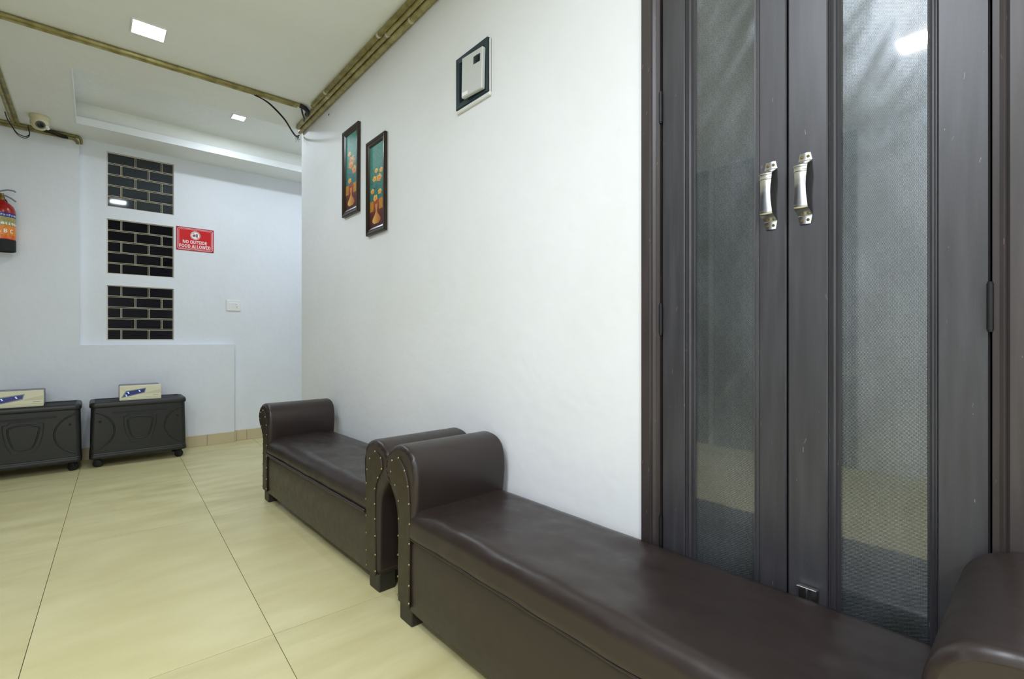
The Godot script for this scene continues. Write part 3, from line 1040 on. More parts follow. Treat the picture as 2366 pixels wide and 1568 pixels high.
func make_trolley(label: String, x: float, z: float) -> void:
	var o := thing("battery_trolley", label, "battery case", Vector3(x, 0, z), "black battery trolleys by the far wall")
	var hx := 0.328
	var hz := 0.178
	var yb := 0.070
	var yt := 0.512
	put("body", loft([rounded(0, 0, hx - 0.004, hz - 0.004, 0.03, yb + 0.045), rounded(0, 0, hx - 0.002, hz - 0.002, 0.03, yb + 0.05), rounded(0, 0, hx - 0.004, hz - 0.004, 0.032, 0.3), rounded(0, 0, hx - 0.008, hz - 0.008, 0.036, yt - 0.03), rounded(0, 0, hx - 0.009, hz - 0.009, 0.036, yt - 0.02)]), M.case, o)
	put("base_skirt", loft([rounded(0, 0, hx - 0.004, hz - 0.004, 0.028, yb), rounded(0, 0, hx + 0.003, hz + 0.003, 0.032, yb + 0.006), rounded(0, 0, hx + 0.003, hz + 0.003, 0.032, yb + 0.026), rounded(0, 0, hx - 0.001, hz - 0.001, 0.032, yb + 0.03), rounded(0, 0, hx + 0.001, hz + 0.001, 0.032, yb + 0.034), rounded(0, 0, hx + 0.001, hz + 0.001, 0.032, yb + 0.044), rounded(0, 0, hx - 0.008, hz - 0.008, 0.03, yb + 0.048)]), M.case, o)
	# lid with a raised rim and a sunk middle
	put("lid", loft([rounded(0, 0, hx - 0.012, hz - 0.012, 0.034, yt - 0.026), rounded(0, 0, hx - 0.002, hz - 0.002, 0.04, yt - 0.022), rounded(0, 0, hx + 0.002, hz + 0.002, 0.042, yt - 0.012), rounded(0, 0, hx + 0.001, hz + 0.001, 0.042, yt + 0.006), rounded(0, 0, hx - 0.006, hz - 0.006, 0.036, yt + 0.02), rounded(0, 0, hx - 0.018, hz - 0.018, 0.03, yt + 0.023), rounded(0, 0, hx - 0.030, hz - 0.030, 0.024, yt + 0.022), rounded(0, 0, hx - 0.034, hz - 0.034, 0.022, yt + 0.014)]), M.case, o)
	put("tray_mat", loft([rounded(0, 0, hx - 0.036, hz - 0.036, 0.02, yt + 0.0142), rounded(0, 0, hx - 0.038, hz - 0.038, 0.02, yt + 0.0150)]), M.case_deep, o)
	var fz := hz - 0.0045
	# shield
	var sh := [Vector2(-0.085, 0.375), Vector2(-0.05, 0.392), Vector2(0.0, 0.397), Vector2(0.05, 0.392), Vector2(0.085, 0.375), Vector2(0.082, 0.33), Vector2(0.068, 0.27), Vector2(0.05, 0.225), Vector2(0.02, 0.212), Vector2(-0.02, 0.212), Vector2(-0.05, 0.225), Vector2(-0.068, 0.27), Vector2(-0.082, 0.33), Vector2(-0.085, 0.375)]
	var loop := PackedVector3Array()
	for p in catmull(sh, 4):
		loop.append(Vector3(p.x, p.y, fz))
	var m := MB.new()
	m.tube(loop, 0.006, 8, false)
	put("shield_emblem", m.mesh(), M.case, o)
	var sh2 := [Vector2(-0.075, 0.425), Vector2(0.075, 0.425), Vector2(0.080, 0.408), Vector2(0.112, 0.402), Vector2(0.108, 0.33), Vector2(0.092, 0.25), Vector2(0.062, 0.185), Vector2(-0.062, 0.185), Vector2(-0.092, 0.25), Vector2(-0.108, 0.33), Vector2(-0.112, 0.402), Vector2(-0.080, 0.408), Vector2(-0.075, 0.425)]
	loop = PackedVector3Array()
	for p in sh2:
		loop.append(Vector3(p.x, p.y, fz))
	m = MB.new()
	m.tube(loop, 0.003, 6, false)
	put("shield_border", m.mesh(), M.case, o)
	for s in [-1.0, 1.0]:
		var arc := PackedVector3Array()
		for k in 25:
			var a := lerpf(-1.25, 1.25, k / 24.0)
			arc.append(Vector3(s * (-0.355 + 0.185 * cos(a)) , 0.30 + 0.165 * sin(a), fz))
		m = MB.new()
		m.tube(arc, 0.006, 8)
		put("arc_rib", m.mesh(), M.case, o)
		m = MB.new()
		m.lathe(PackedVector2Array([Vector2(0, 0.002), Vector2(0.004, 0.0015), Vector2(0.005, 0.003), Vector2(0.009, 0.0025), Vector2(0.010, -0.004)]), 14, Transform3D(Basis(Vector3.RIGHT, PI / 2), Vector3(s * 0.262, 0.375, fz - 0.001)))
		put("fixing_screw", m.mesh(), M.rubber, o)
	for q in [0.447, 0.437, 0.168, 0.158]:
		var w := 0.185
		m = MB.new()
		m.tube(PackedVector3Array([Vector3(-w, q, fz), Vector3(w, q, fz)]), 0.0028, 6)
		put("groove_rib", m.mesh(), M.case, o)
	for sx in [-1.0, 1.0]:
		for sz in [-1.0, 1.0]:
			var g := group_node("caster", o, Vector3(sx * 0.276, 0, sz * 0.135))
			g.rotation.y = 0.9 if sx * sz > 0 else 1.25
			m = MB.new()
			for k in [-0.008, 0.008]:
				m.lathe(PackedVector2Array([Vector2(0.0, -0.008), Vector2(0.026, -0.008), Vector2(0.030, -0.005), Vector2(0.030, 0.005), Vector2(0.026, 0.008), Vector2(0.0, 0.008)]), 18, Transform3D(Basis(Vector3(0, 0, 1), PI / 2), Vector3(k * 1.2, 0.030, 0)))
			put("wheel", m.mesh(), M.rubber, g)
			m = MB.new()
			m.box(Vector3(0, 0.058, -0.004), Vector3(0.036, 0.018, 0.044), 0.005)
			m.tube(PackedVector3Array([Vector3(0, 0.060, 0), Vector3(0, 0.074, 0)]), 0.012, 10)
			put("fork", m.mesh(), M.case_deep, g)


func make_inverter(label: String, x: float, y: float, z: float) -> void:
	var o := thing("inverter", label, "inverter", Vector3(x, y, z), "cream inverters on the battery trolleys")
	var hw := 0.1425
	var hh := 0.122
	var m := MB.new()
	m.box(Vector3(0, hh / 2, -0.13), Vector3(2 * hw - 0.006, hh - 0.004, 0.24), 0.004)
	put("housing", m.mesh(), M.grey_top, o)
	# moulded front: slopes to a foot strip
	m = MB.new()
	var side := PackedVector2Array([Vector2(-0.022, 0.0), Vector2(0.006, 0.0), Vector2(0.007, 0.012), Vector2(0.002, 0.016), Vector2(0.0035, 0.022), Vector2(-0.001, 0.06), Vector2(-0.005, hh - 0.006), Vector2(-0.010, hh), Vector2(-0.022, hh)])
	m.prism(side, 2 * hw, 0.003, Transform3D(Basis(Vector3.BACK, Vector3.UP, Vector3.LEFT), Vector3(hw, 0, 0)), 0.95)
	put("front_cover", m.mesh(), M.cream, o)
	# slanting display: outline traced left to right, in the plane of the front
	var slant := Transform3D(Basis(Vector3.RIGHT, -0.08), Vector3(0, 0, 0.0028))
	var fr := PackedVector2Array([Vector2(-0.131, 0.021), Vector2(-0.100, 0.078), Vector2(0.038, 0.098), Vector2(0.028, 0.056)])
	m = MB.new()
	m.prism(fr, 0.004, 0.0015, slant, 0.99)
	put("display_frame", m.mesh(), M.grey_frame, o)
	var sc := PackedVector2Array([Vector2(-0.118, 0.029), Vector2(-0.094, 0.072), Vector2(0.030, 0.090), Vector2(0.023, 0.063)])
	m = MB.new()
	m.prism(sc, 0.0012, 0.0, slant * Transform3D(Basis(), Vector3(0, 0, 0.0036)), 0.99)
	put("display_screen", m.mesh(), M.screen, o)
	for q in [[-0.085, 0.066, 1], [-0.081, 0.057, 1], [-0.100, 0.045, 1], [-0.096, 0.036, 1], [-0.010, 0.077, 1], [-0.006, 0.069, 1], [-0.060, 0.066, 0], [-0.066, 0.048, 0], [-0.043, 0.054, 0], [-0.032, 0.069, 0], [0.018, 0.078, 0]]:
		m = MB.new()
		var e := PackedVector2Array()
		for k in 8:
			e.append(Vector2(q[0] + 0.0052 * cos(TAU * k / 8), q[1] + 0.003 * sin(TAU * k / 8)))
		m.prism(e, 0.001, 0.0, slant * Transform3D(Basis(), Vector3(0, 0, 0.0048)))
		put("indicator_light" if q[2] else "dim_indicator", m.mesh(), M.led if q[2] else M.led_dim, o)
	m = MB.new()
	var wedge := PackedVector2Array([Vector2(-0.02, 0.024), Vector2(0.04, 0.058), Vector2(0.139, 0.082), Vector2(0.139, 0.024)])
	m.prism(wedge, 0.0015, 0.0007, slant, 0.99)
	put("slanted_panel", m.mesh(), M.cream_dark, o)
	m = MB.new()
	m.tube(PackedVector3Array([slant * Vector3(-0.139, 0.110, 0.0), slant * Vector3(-0.101, 0.080, 0.001)]), 0.0018, 6)
	put("crease", m.mesh(), M.cream_dark, o)
	# small dark maker's lettering, too small in the photo to read
	m = MB.new()
	for k in 7:
		m.box(slant * Vector3(0.086 + k * 0.0058, 0.0335, 0.0018), Vector3(0.0042, 0.0042, 0.0006), 0.0002)
	put("lettering", m.mesh(), M.cable, o)


# ---------------------------------------------------------------- wall things

func make_light(label: String, x: float, z: float, y: float, energy: float, h: float) -> void:
	var o := thing("ceiling_light", label, "ceiling light", Vector3(x, y, z), "square ceiling lights")
	var m := MB.new()
	var w := 0.008
	for q in [[Vector3(0, -0.002, h - w / 2), Vector3(2 * h, 0.006, w)], [Vector3(0, -0.002, -h + w / 2), Vector3(2 * h, 0.006, w)], [Vector3(h - w / 2, -0.002, 0), Vector3(w, 0.006, 2 * h - 2 * w)], [Vector3(-h + w / 2, -0.002, 0), Vector3(w, 0.006, 2 * h - 2 * w)]]:
		m.box(q[0], q[1], 0.001)
	put("frame", m.mesh(), M.white_plastic, o)
	m = MB.new()
	m.box(Vector3(0, -0.001, 0), Vector3(2 * (h - w), 0.004, 2 * (h - w)), 0.0005)
	put("lamp_diffuser", m.mesh(), M.lamp, o)
	var l := AreaLight3D.new()
	l.name = "lamp"
	l.area_size = Vector2(2 * (h - 0.009), 2 * (h - 0.009))
	l.light_color = Color(0.905, 0.95, 1.0) if z < -3.0 else Color(0.922, 0.95, 1.0)
	l.light_energy = energy
	l.area_range = 20.0
	l.area_attenuation = 2.0
	l.shadow_enabled = true
	l.rotation.x = -PI / 2
	l.position.y = -0.006
	o.add_child(l, true)


func paint_flowers(seed_: int, blooms: Array) -> ImageTexture:
	var w := 144
	var h := 528
	var im := Image.create(w, h, false, Image.FORMAT_RGB8)
	var f := noise(seed_, 0.06, 3)
	var r := RandomNumberGenerator.new()
	r.seed = seed_
	var horizon := int(h * 0.67)
	for y in h:
		for x in w:
			var k := f.get_noise_2d(x * 2.2, y * 0.5) * 0.5 + 0.5
			var c := Color(0.10, 0.42, 0.38).lerp(Color(0.30, 0.62, 0.53), k)
			c = c.lerp(Color(0.05, 0.36, 0.40), 0.5 * smoothstep(0.3, 0.67, float(y) / h))
			if y > horizon:
				var t := float(y - horizon) / (h - horizon)
				c = Color(0.80, 0.30, 0.05).lerp(Color(0.42, 0.05, 0.03), smoothstep(0.1, 0.6, t))
				c = c.lerp(Color(0.28, 0.03, 0.12), smoothstep(0.7, 1.0, t))
				if t < 0.38 and (x < 39 or x > 99):
					c = c.lerp(Color(0.92, 0.68, 0.05), 0.85)
				c = c.darkened(0.35 * (1.0 - k))
			im.set_pixel(x, y, c)
	# dark stems and twigs
	for i in 90:
		var p := Vector2(r.randf_range(18, 126), r.randf_range(h * 0.28, h * 0.66))
		var d := Vector2.from_angle(r.randf_range(0, TAU)) * r.randf_range(9, 30)
		for k in 30:
			var q := p + d * (k / 30.0)
			if q.x > 1 and q.x < w - 2 and q.y > 1 and q.y < horizon:
				im.set_pixelv(Vector2i(q), Color(0.02, 0.12, 0.13))
				if i % 3 == 0:
					im.set_pixelv(Vector2i(q) + Vector2i(0, 1), Color(0.03, 0.2, 0.2))
	for b in blooms:
		for k in 420:
			var a := r.randf() * TAU
			var rad: float = b[2] * 1.9 * sqrt(r.randf()) * (0.88 + 0.12 * cos(5.0 * a + b[0] * 9.0))
			var px := Vector2(b[0] * w + cos(a) * rad * 1.15, b[1] * h + sin(a) * rad)
			var col := Color(0.93, 0.70, 0.16).lerp(Color(0.90, 0.38, 0.12), r.randf() * b[3])
			col = col.lerp(Color(1.0, 0.88, 0.55), 0.6 if sin(a) < -0.2 and r.randf() < 0.5 else 0.0)
			if rad < b[2] * 0.4:
				col = col.darkened(0.25)
			im.fill_rect(Rect2i(int(px.x) - 2, int(px.y) - 2, 4, 3), col)
	# vase
	for y in range(int(h * 0.72), int(h * 0.955)):
		var t := (float(y) / h - 0.72) / 0.235
		var hw := 1.5 * (lerpf(5.0, 8.0, smoothstep(0.3, 0.0, t)) + 24.0 * smoothstep(0.35, 0.82, t) - 12.0 * smoothstep(0.86, 1.0, t))
		for x in range(int(72 - hw), int(72 + hw)):
			var k := f.get_noise_2d(x * 5.0, y * 5.0)
			var c := Color(0.70, 0.36, 0.08).lerp(Color(0.93, 0.80, 0.42), clampf(k + 0.5 - (x - 66) / 90.0, 0, 1))
			im.set_pixel(x, y, c)
	return tex(im)


func make_picture(label: String, y: float, z: float, picture: Texture2D, twist: float) -> void:
	var o := thing("picture", label, "picture", Vector3(D - 0.002, y, z), "flower pictures on the right wall")
	o.rotation.x = twist
	var w := 0.262
	var h := 0.588
	var b := 0.042
	var prof := PackedVector2Array([Vector2(0, 0), Vector2(0.017, 0), Vector2(0.021, 0.006), Vector2(0.019, 0.016), Vector2(0.014, 0.022), Vector2(0.015, 0.030), Vector2(0.009, b), Vector2(0, b)])
	# mitred bars: rings of the section at the four corners
	var rows := []
	for c in [Vector2(-1, -1), Vector2(1, -1), Vector2(1, 1), Vector2(-1, 1)]:
		var row := PackedVector3Array()
		for p in prof:
			row.append(Vector3(-p.x, c.y * (h / 2 - p.y), c.x * (w / 2 - p.y)))
		rows.append(row)
	for k in 4:
		var m := MB.new()
		var A: PackedVector3Array = rows[k]
		var B: PackedVector3Array = rows[(k + 1) % 4]
		var along := (B[0] - A[0]).normalized()
		for i in prof.size():
			var j := (i + 1) % prof.size()
			var nn := (A[j] - A[i]).cross(along).normalized()
			var mid := (A[0] + A[4] + B[0] + B[4]) / 4.0 + Vector3(0.006, 0, 0)
			if nn.dot((A[i] + A[j]) / 2 - ((A[0] + A[6]) / 2 + Vector3(-0.006, 0, 0))) < 0:
				nn = -nn
			m.quad(A[i], A[j], B[j], B[i], nn)
		put("frame_bar", m.mesh(), M.frame_wood, o)
	var m := MB.new()
	m.plain_box(Vector3(-0.007, -h / 2 + 0.02, -w / 2 + 0.02), Vector3(-0.002, h / 2 - 0.02, w / 2 - 0.02))
	put("back_board", m.mesh(), M.frame_wood, o)
	m = MB.new()
	var x := -0.0075
	var py := h / 2 - b + 0.003
	var pz := w / 2 - b + 0.003
	m.quad(Vector3(x, -py, -pz), Vector3(x, -py, pz), Vector3(x, py, pz), Vector3(x, py, -pz), Vector3.LEFT)
	var pm := mat(Color.WHITE, 0.45)
	pm.albedo_texture = picture
	put("painted_panel", m.mesh(), pm, o)


func make_breaker_box() -> void:
	var zc := -1.790
	var yc := 2.262
	var o := thing("breaker_box", "grey electrical breaker box with a crooked pale cover in a dark steel surround", "breaker box", Vector3(D, yc, zc))
	var w := 0.242
	var h := 0.242
	var b := 0.030
	var m := MB.new()
	# steel surround, four mitred channels
	var prof := PackedVector2Array([Vector2(0, 0), Vector2(0.016, 0.0), Vector2(0.018, 0.003), Vector2(0.015, b - 0.004), Vector2(0.002, b), Vector2(0, b)])
	var rows := []
	for c in [Vector2(-1, -1), Vector2(1, -1), Vector2(1, 1), Vector2(-1, 1)]:
		var row := PackedVector3Array()
		for p in prof:
			row.append(Vector3(-p.x, c.y * (h / 2 - p.y), c.x * (w / 2 - p.y)))
		rows.append(row)
	for k in 4:
		m = MB.new()
		var A: PackedVector3Array = rows[k]
		var B: PackedVector3Array = rows[(k + 1) % 4]
		var along := (B[0] - A[0]).normalized()
		for i in prof.size():
			var j := (i + 1) % prof.size()
			var nn := (A[j] - A[i]).cross(along).normalized()
			if nn.dot((A[i] + A[j]) / 2 - ((A[0] + A[5]) / 2 + Vector3(-0.007, 0, 0))) < 0:
				nn = -nn
			m.quad(A[i], A[j], B[j], B[i], nn)
		put("surround_bar", m.mesh(), M.box_steel, o)
	m = MB.new()
	m.plain_box(Vector3(-0.002, -h / 2 + 0.02, -w / 2 + 0.02), Vector3(-0.001, h / 2 - 0.02, w / 2 - 0.02))
	put("box_interior", m.mesh(), M.case_deep, o)
	# plaster lip below and to the right
	m = MB.new()
	m.box(Vector3(-0.006, -h / 2 - 0.008, 0.004), Vector3(0.014, 0.017, w + 0.014), 0.003)
	m.box(Vector3(-0.004, -0.004, w / 2 + 0.006), Vector3(0.008, h, 0.012), 0.003)
	put("plaster_lip", m.mesh(), M.plaster_lip, o)
	# cover, set askew and standing off
	var tilt := Basis(Vector3.RIGHT, 0.030) * Basis(Vector3.UP, 0.05)
	var g := group_node("cover", o, Vector3(-0.030, -0.012, 0.036))
	g.basis = tilt
	m = MB.new()
	m.box(Vector3.ZERO, Vector3(0.020, 0.182, 0.146), 0.003)
	put("cover_plate", m.mesh(), M.box_cover, g)
	m = MB.new()
	m.box(Vector3(-0.0095, 0.048, 0.036), Vector3(0.004, 0.034, 0.046), 0.001)
	put("switch_window", m.mesh(), M.box_steel, g)
	m = MB.new()
	m.box(Vector3(-0.0125, 0.049, 0.040), Vector3(0.006, 0.026, 0.016), 0.001)
	put("breaker_switch", m.mesh(), M.cable, g)
	m = MB.new()
	m.box(Vector3(-0.0102, -0.077, -0.047), Vector3(0.001, 0.016, 0.042), 0.0003)
	put("sticker", m.mesh(), M.sign_white, g)


func text(called: String, s: String, size: float, depth: float, at: Transform3D, m: Material, parent: Node3D, squeeze := 1.0) -> void:
	var t := TextMesh.new()
	var f := SystemFont.new()
	f.font_names = PackedStringArray(["Droid Sans"])
	f.font_weight = 700
	t.font = f
	t.text = s
	t.font_size = 64
	t.pixel_size = size / 64.0
	t.depth = depth
	t.horizontal_alignment = HORIZONTAL_ALIGNMENT_CENTER
	t.vertical_alignment = VERTICAL_ALIGNMENT_CENTER
	var o := put(called, t, m, parent)
	o.transform = at * Transform3D(Basis.from_scale(Vector3(squeeze, 1, 1)), Vector3.ZERO)


func make_sign() -> void:
	var w := 0.314
	var h := 0.229
	var o := thing("notice_sign", "red plastic notice reading NO OUTSIDE FOOD ALLOWED beside the middle window", "sign", Vector3(0.760, 2.037, ZR))
	var m := MB.new()
	m.box(Vector3(0, 0, 0.002), Vector3(w, h, 0.004), 0.0012)
	put("plate", m.mesh(), M.sign_edge, o)
	var face := MB.new()
	face.box(Vector3(0.0, 0.0, 0.0042), Vector3(w - 0.030, h - 0.030, 0.001), 0.0003)
	put("face", face.mesh(), M.sign_red, o)
	# white rounded border lines
	for q in [[0.012, 0.0035], [0.022, 0.0016]]:
		var hx: float = w / 2 - q[0]
		var hy: float = h / 2 - q[0]
		var r := 0.016
		var loop := PackedVector3Array()
		for c in 4:
			var sx := 1.0 if c == 0 or c == 3 else -1.0
			var sy := 1.0 if c < 2 else -1.0
			for k in 6:
				var a := PI / 2 * c + PI / 2 * k / 5.0
				loop.append(Vector3(sx * (hx - r) + r * cos(a), sy * (hy - r) + r * sin(a), 0.0046))
		loop.append(loop[0])
		m = MB.new()
		m.tube(loop, q[1] / 2 + 0.0004, 6, false)
		put("border_line", m.mesh(), M.sign_white, o)
	var cy := 0.040
	var disc := PackedVector2Array()
	var ring_out := PackedVector3Array()
	for k in 28:
		disc.append(Vector2(0.034 * cos(TAU * k / 28), cy + 0.034 * sin(TAU * k / 28)))
	for k in 29:
		ring_out.append(Vector3(0.040 * cos(TAU * k / 28), cy + 0.040 * sin(TAU * k / 28), 0.0048))
	m = MB.new()
	m.prism(disc, 0.0012, 0.0, Transform3D(Basis(), Vector3(0, 0, 0.0042)))
	put("symbol_disc", m.mesh(), M.sign_white, o)
	m = MB.new()
	m.tube(ring_out, 0.0022, 6, false)
	put("symbol_ring", m.mesh(), M.sign_white, o)
	# cup and plate, struck through
	m = MB.new()
	m.prism(PackedVector2Array([Vector2(0.004, cy + 0.016), Vector2(0.022, cy + 0.016), Vector2(0.018, cy - 0.016), Vector2(0.009, cy - 0.016)]), 0.001, 0.0, Transform3D(Basis(), Vector3(0, 0, 0.0052)))
	var oval := PackedVector2Array()
	for k in 14:
		oval.append(Vector2(-0.012 + 0.012 * cos(TAU * k / 14), cy - 0.004 + 0.009 * sin(TAU * k / 14)))
	m.prism(oval, 0.001, 0.0, Transform3D(Basis(), Vector3(0, 0, 0.0052)))
	put("food_symbol", m.mesh(), M.sign_grey, o)
	m = MB.new()
	m.box(Vector3(0, cy, 0.0066), Vector3(0.064, 0.0045, 0.001), 0.0003, Basis(Vector3.BACK, -0.85))
	put("strike_bar", m.mesh(), M.sign_red, o)
	text("lettering", "NO OUTSIDE", 0.044, 0.0012, Transform3D(Basis(), Vector3(-0.004, -0.028, 0.0052)), M.sign_white, o, 0.78)
	text("lettering", "FOOD ALLOWED", 0.044, 0.0012, Transform3D(Basis(), Vector3(-0.002, -0.070, 0.0052)), M.sign_white, o, 0.78)


func make_switch() -> void:
	var o := thing("switch_plate", "small white switch plate with three modules on the far wall", "switch", Vector3(1.094, 1.401, ZR))
	var m := MB.new()
	m.box(Vector3(0, 0, 0.005), Vector3(0.130, 0.112, 0.010), 0.004)
	put("cover_plate", m.mesh(), M.white_plastic, o)
	m = MB.new()
	m.box(Vector3(0, 0, 0.0085), Vector3(0.094, 0.066, 0.005), 0.001)
	put("module_frame", m.mesh(), M.sign_white, o)
	for k in 3:
		m = MB.new()
		m.box(Vector3(-0.028 + 0.028 * k, 0, 0.0115), Vector3(0.0255, 0.052, 0.004), 0.0015, Basis(Vector3.RIGHT, 0.06 if k < 2 else 0.0))
		put("rocker" if k < 2 else "socket", m.mesh(), M.white_plastic, o)
	m = MB.new()
	for q in [[0.024, 0.012], [0.032, -0.012], [0.024, -0.012]]:
		m.tube(PackedVector3Array([Vector3(q[0], q[1], 0.0128), Vector3(q[0], q[1], 0.0140)]), 0.003, 8)
	put("socket_hole", m.mesh(), M.sign_grey, o)


func make_extinguisher() -> void:
	var r := 0.080
	var o := thing("fire_extinguisher", "red fire extinguisher with an orange label hung on the far wall", "extinguisher", Vector3(-0.548, 1.745, ZF + 0.105))
	var m := MB.new()
	m.lathe(PackedVector2Array([Vector2(0.0, 0.085), Vector2(r, 0.085), Vector2(r, 0.30), Vector2(r - 0.002, 0.325), Vector2(r - 0.012, 0.355), Vector2(r - 0.032, 0.378), Vector2(0.028, 0.390), Vector2(0.022, 0.402), Vector2(0.0, 0.404)]), 32)
	put("cylinder", m.mesh(), M.red, o)
	m = MB.new()
	m.lathe(PackedVector2Array([Vector2(0.0, 0.012), Vector2(r - 0.008, 0.008), Vector2(r - 0.004, 0.0), Vector2(r + 0.002, 0.003), Vector2(r + 0.002, 0.086), Vector2(r - 0.004, 0.090), Vector2(0.0, 0.090)]), 32)
	put("base_cup", m.mesh(), M.rubber, o)
	# printed label
	var im := Image.create(256, 128, false, Image.FORMAT_RGB8)
	var f := noise(44, 0.05, 3)
	for y in 128:
		for x in 256:
			var t := y / 128.0
			var k := f.get_noise_2d(x, y) * 0.5 + 0.5
			var c := Color(0.90, 0.42, 0.04).lerp(Color(0.95, 0.66, 0.10), k)
			if t < 0.16:
				c = Color(0.08, 0.08, 0.45)
				if fmod(x * 0.13 + k * 2.0, 1.0) < 0.5 and t > 0.05 and t < 0.12:
					c = Color(0.8, 0.82, 0.9)
			elif t < 0.50:
				c = Color(0.50, 0.52, 0.30).lerp(Color(0.75, 0.66, 0.42), k)
				if t > 0.36 and t < 0.46 and fmod(x * 0.05 + k, 1.0) < 0.62:
					c = Color(0.92, 0.92, 0.88)
			elif t > 0.84:
				c = Color(0.85, 0.25, 0.05).lerp(Color(0.95, 0.6, 0.2), k)
			im.set_pixel(x, y, c)
	var lm := mat(Color.WHITE, 0.3)
	lm.albedo_texture = tex(im)
	m = MB.new()
	m.lathe(PackedVector2Array([Vector2(r + 0.0008, 0.092), Vector2(r + 0.0008, 0.296)]), 40, Transform3D(), 2.0)
	put("label_wrap", m.mesh(), lm, o)
	var names := ["A", "B", "C"]
	for k in 3:
		var a := deg_to_rad(-6.0 + 27.0 * k)
		text("lettering", names[k], 0.041, 0.001, Transform3D(Basis(Vector3.UP, a), Vector3(sin(a), 0, cos(a)) * (r + 0.0016) + Vector3(0, 0.152, 0)), M.sign_white, o)
	# valve and handles
	m = MB.new()
	m.lathe(PackedVector2Array([Vector2(0.020, 0.400), Vector2(0.020, 0.425), Vector2(0.016, 0.430), Vector2(0.016, 0.455), Vector2(0.0, 0.458)]), 16)
	put("valve", m.mesh(), M.brass, o)
	for q in [[Vector3(-0.03, 0.450, 0), Vector3(0.0, 0.474, 0), Vector3(0.035, 0.488, 0), Vector3(0.070, 0.486, 0), Vector3(0.078, 0.478, 0)], [Vector3(-0.02, 0.440, 0), Vector3(0.02, 0.442, 0), Vector3(0.055, 0.424, 0), Vector3(0.080, 0.402, 0)]]:
		m = MB.new()
		var pts := PackedVector3Array()
		for i in q.size() - 1:
			for k in 4:
				pts.append(q[i].lerp(q[i + 1], k / 4.0))
		pts.append(q[-1])
		m.tube(pts, 0.010, 10, true, 0.55)
		put("lever", m.mesh(), M.grey_top, o)
	m = MB.new()
	m.box(Vector3(0, 0.30, -0.092), Vector3(0.05, 0.12, 0.024), 0.003)
	m.box(Vector3(0, 0.412, -0.06), Vector3(0.05, 0.006, 0.088), 0.002)
	m.box(Vector3(0, 0.386, -0.101), Vector3(0.05, 0.06, 0.006), 0.002)
	put("wall_bracket", m.mesh(), M.iron, o)


func make_camera_dome() -> void:
	var o := thing("security_camera", "cream dome security camera under the ceiling above the far wall", "camera", Vector3(-0.322, C, -5.31))
	var m := MB.new()
	m.lathe(PackedVector2Array([Vector2(0.0, -0.001), Vector2(0.062, -0.001), Vector2(0.064, -0.006), Vector2(0.062, -0.020), Vector2(0.055, -0.034), Vector2(0.045, -0.040), Vector2(0.0, -0.042)]), 30)
	put("mounting_ring", m.mesh(), M.cctv, o)
	var look := Vector3(0.18, -0.62, 1.0).normalized()
	var bx := Basis(Quaternion(Vector3.UP, look))
	m = MB.new()
	var prof := PackedVector2Array()
	for k in 13:
		var a := lerpf(-PI / 2, PI / 2 * 0.62, k / 12.0)
		prof.append(Vector2(0.056 * cos(a), 0.056 * sin(a)))
	prof.append(Vector2(0.030, 0.0465))
	m.lathe(prof, 28, Transform3D(bx, Vector3(0, -0.054, 0.004)))
	put("ball", m.mesh(), M.cctv, o)
	m = MB.new()
	m.lathe(PackedVector2Array([Vector2(0.019, 0.045), Vector2(0.020, 0.050), Vector2(0.029, 0.050), Vector2(0.031, 0.043)]), 24, Transform3D(bx, Vector3(0, -0.054, 0.004)))
	put("lens_ring", m.mesh(), M.lens_ring, o)
	m = MB.new()
	m.lathe(PackedVector2Array([Vector2(0.0, 0.0495), Vector2(0.012, 0.0485), Vector2(0.020, 0.046)]), 24, Transform3D(bx, Vector3(0, -0.054, 0.004)))
	put("lens", m.mesh(), M.lens, o)
	m = MB.new()
	m.box(Vector3(0.046, -0.088, 0.03), Vector3(0.022, 0.03, 0.02), 0.005, Basis(Vector3.BACK, 0.5))
	put("locking_clip", m.mesh(), M.white_plastic, o)


# ---------------------------------------------------------------- pipes and cables

func curve(points: Array, steps := 6) -> PackedVector3Array:
	var out := PackedVector3Array()
	for i in points.size() - 1:
		var a: Vector3 = points[maxi(i - 1, 0)]
		var b: Vector3 = points[i]
		var c: Vector3 = points[i + 1]
		var d: Vector3 = points[mini(i + 2, points.size() - 1)]
		for k in steps:
			out.append(b.cubic_interpolate(c, a, d, float(k) / steps))
	out.append(points[-1])
	return out


func pipe(label: String, pts: PackedVector3Array, r: float, m: Material, group: String, clips := []) -> Node3D:
	var o := thing("conduit_pipe", label, "pipe", pts[0], group)
	var b := MB.new()
	var loc := PackedVector3Array()
	for p in pts:
		loc.append(p - pts[0])
	b.tube(loc, r, 14)
	put("tube", b.mesh(), m, o)
	for c in clips:
		var q := MB.new()
		var d := (loc[1] - loc[0]).normalized()
		var at: Vector3 = c - pts[0]
		q.tube(PackedVector3Array([at - d * 0.009, at + d * 0.009]), r + 0.0022, 14)
		put("saddle_clip", q.mesh(), M.clip, o)
	return o


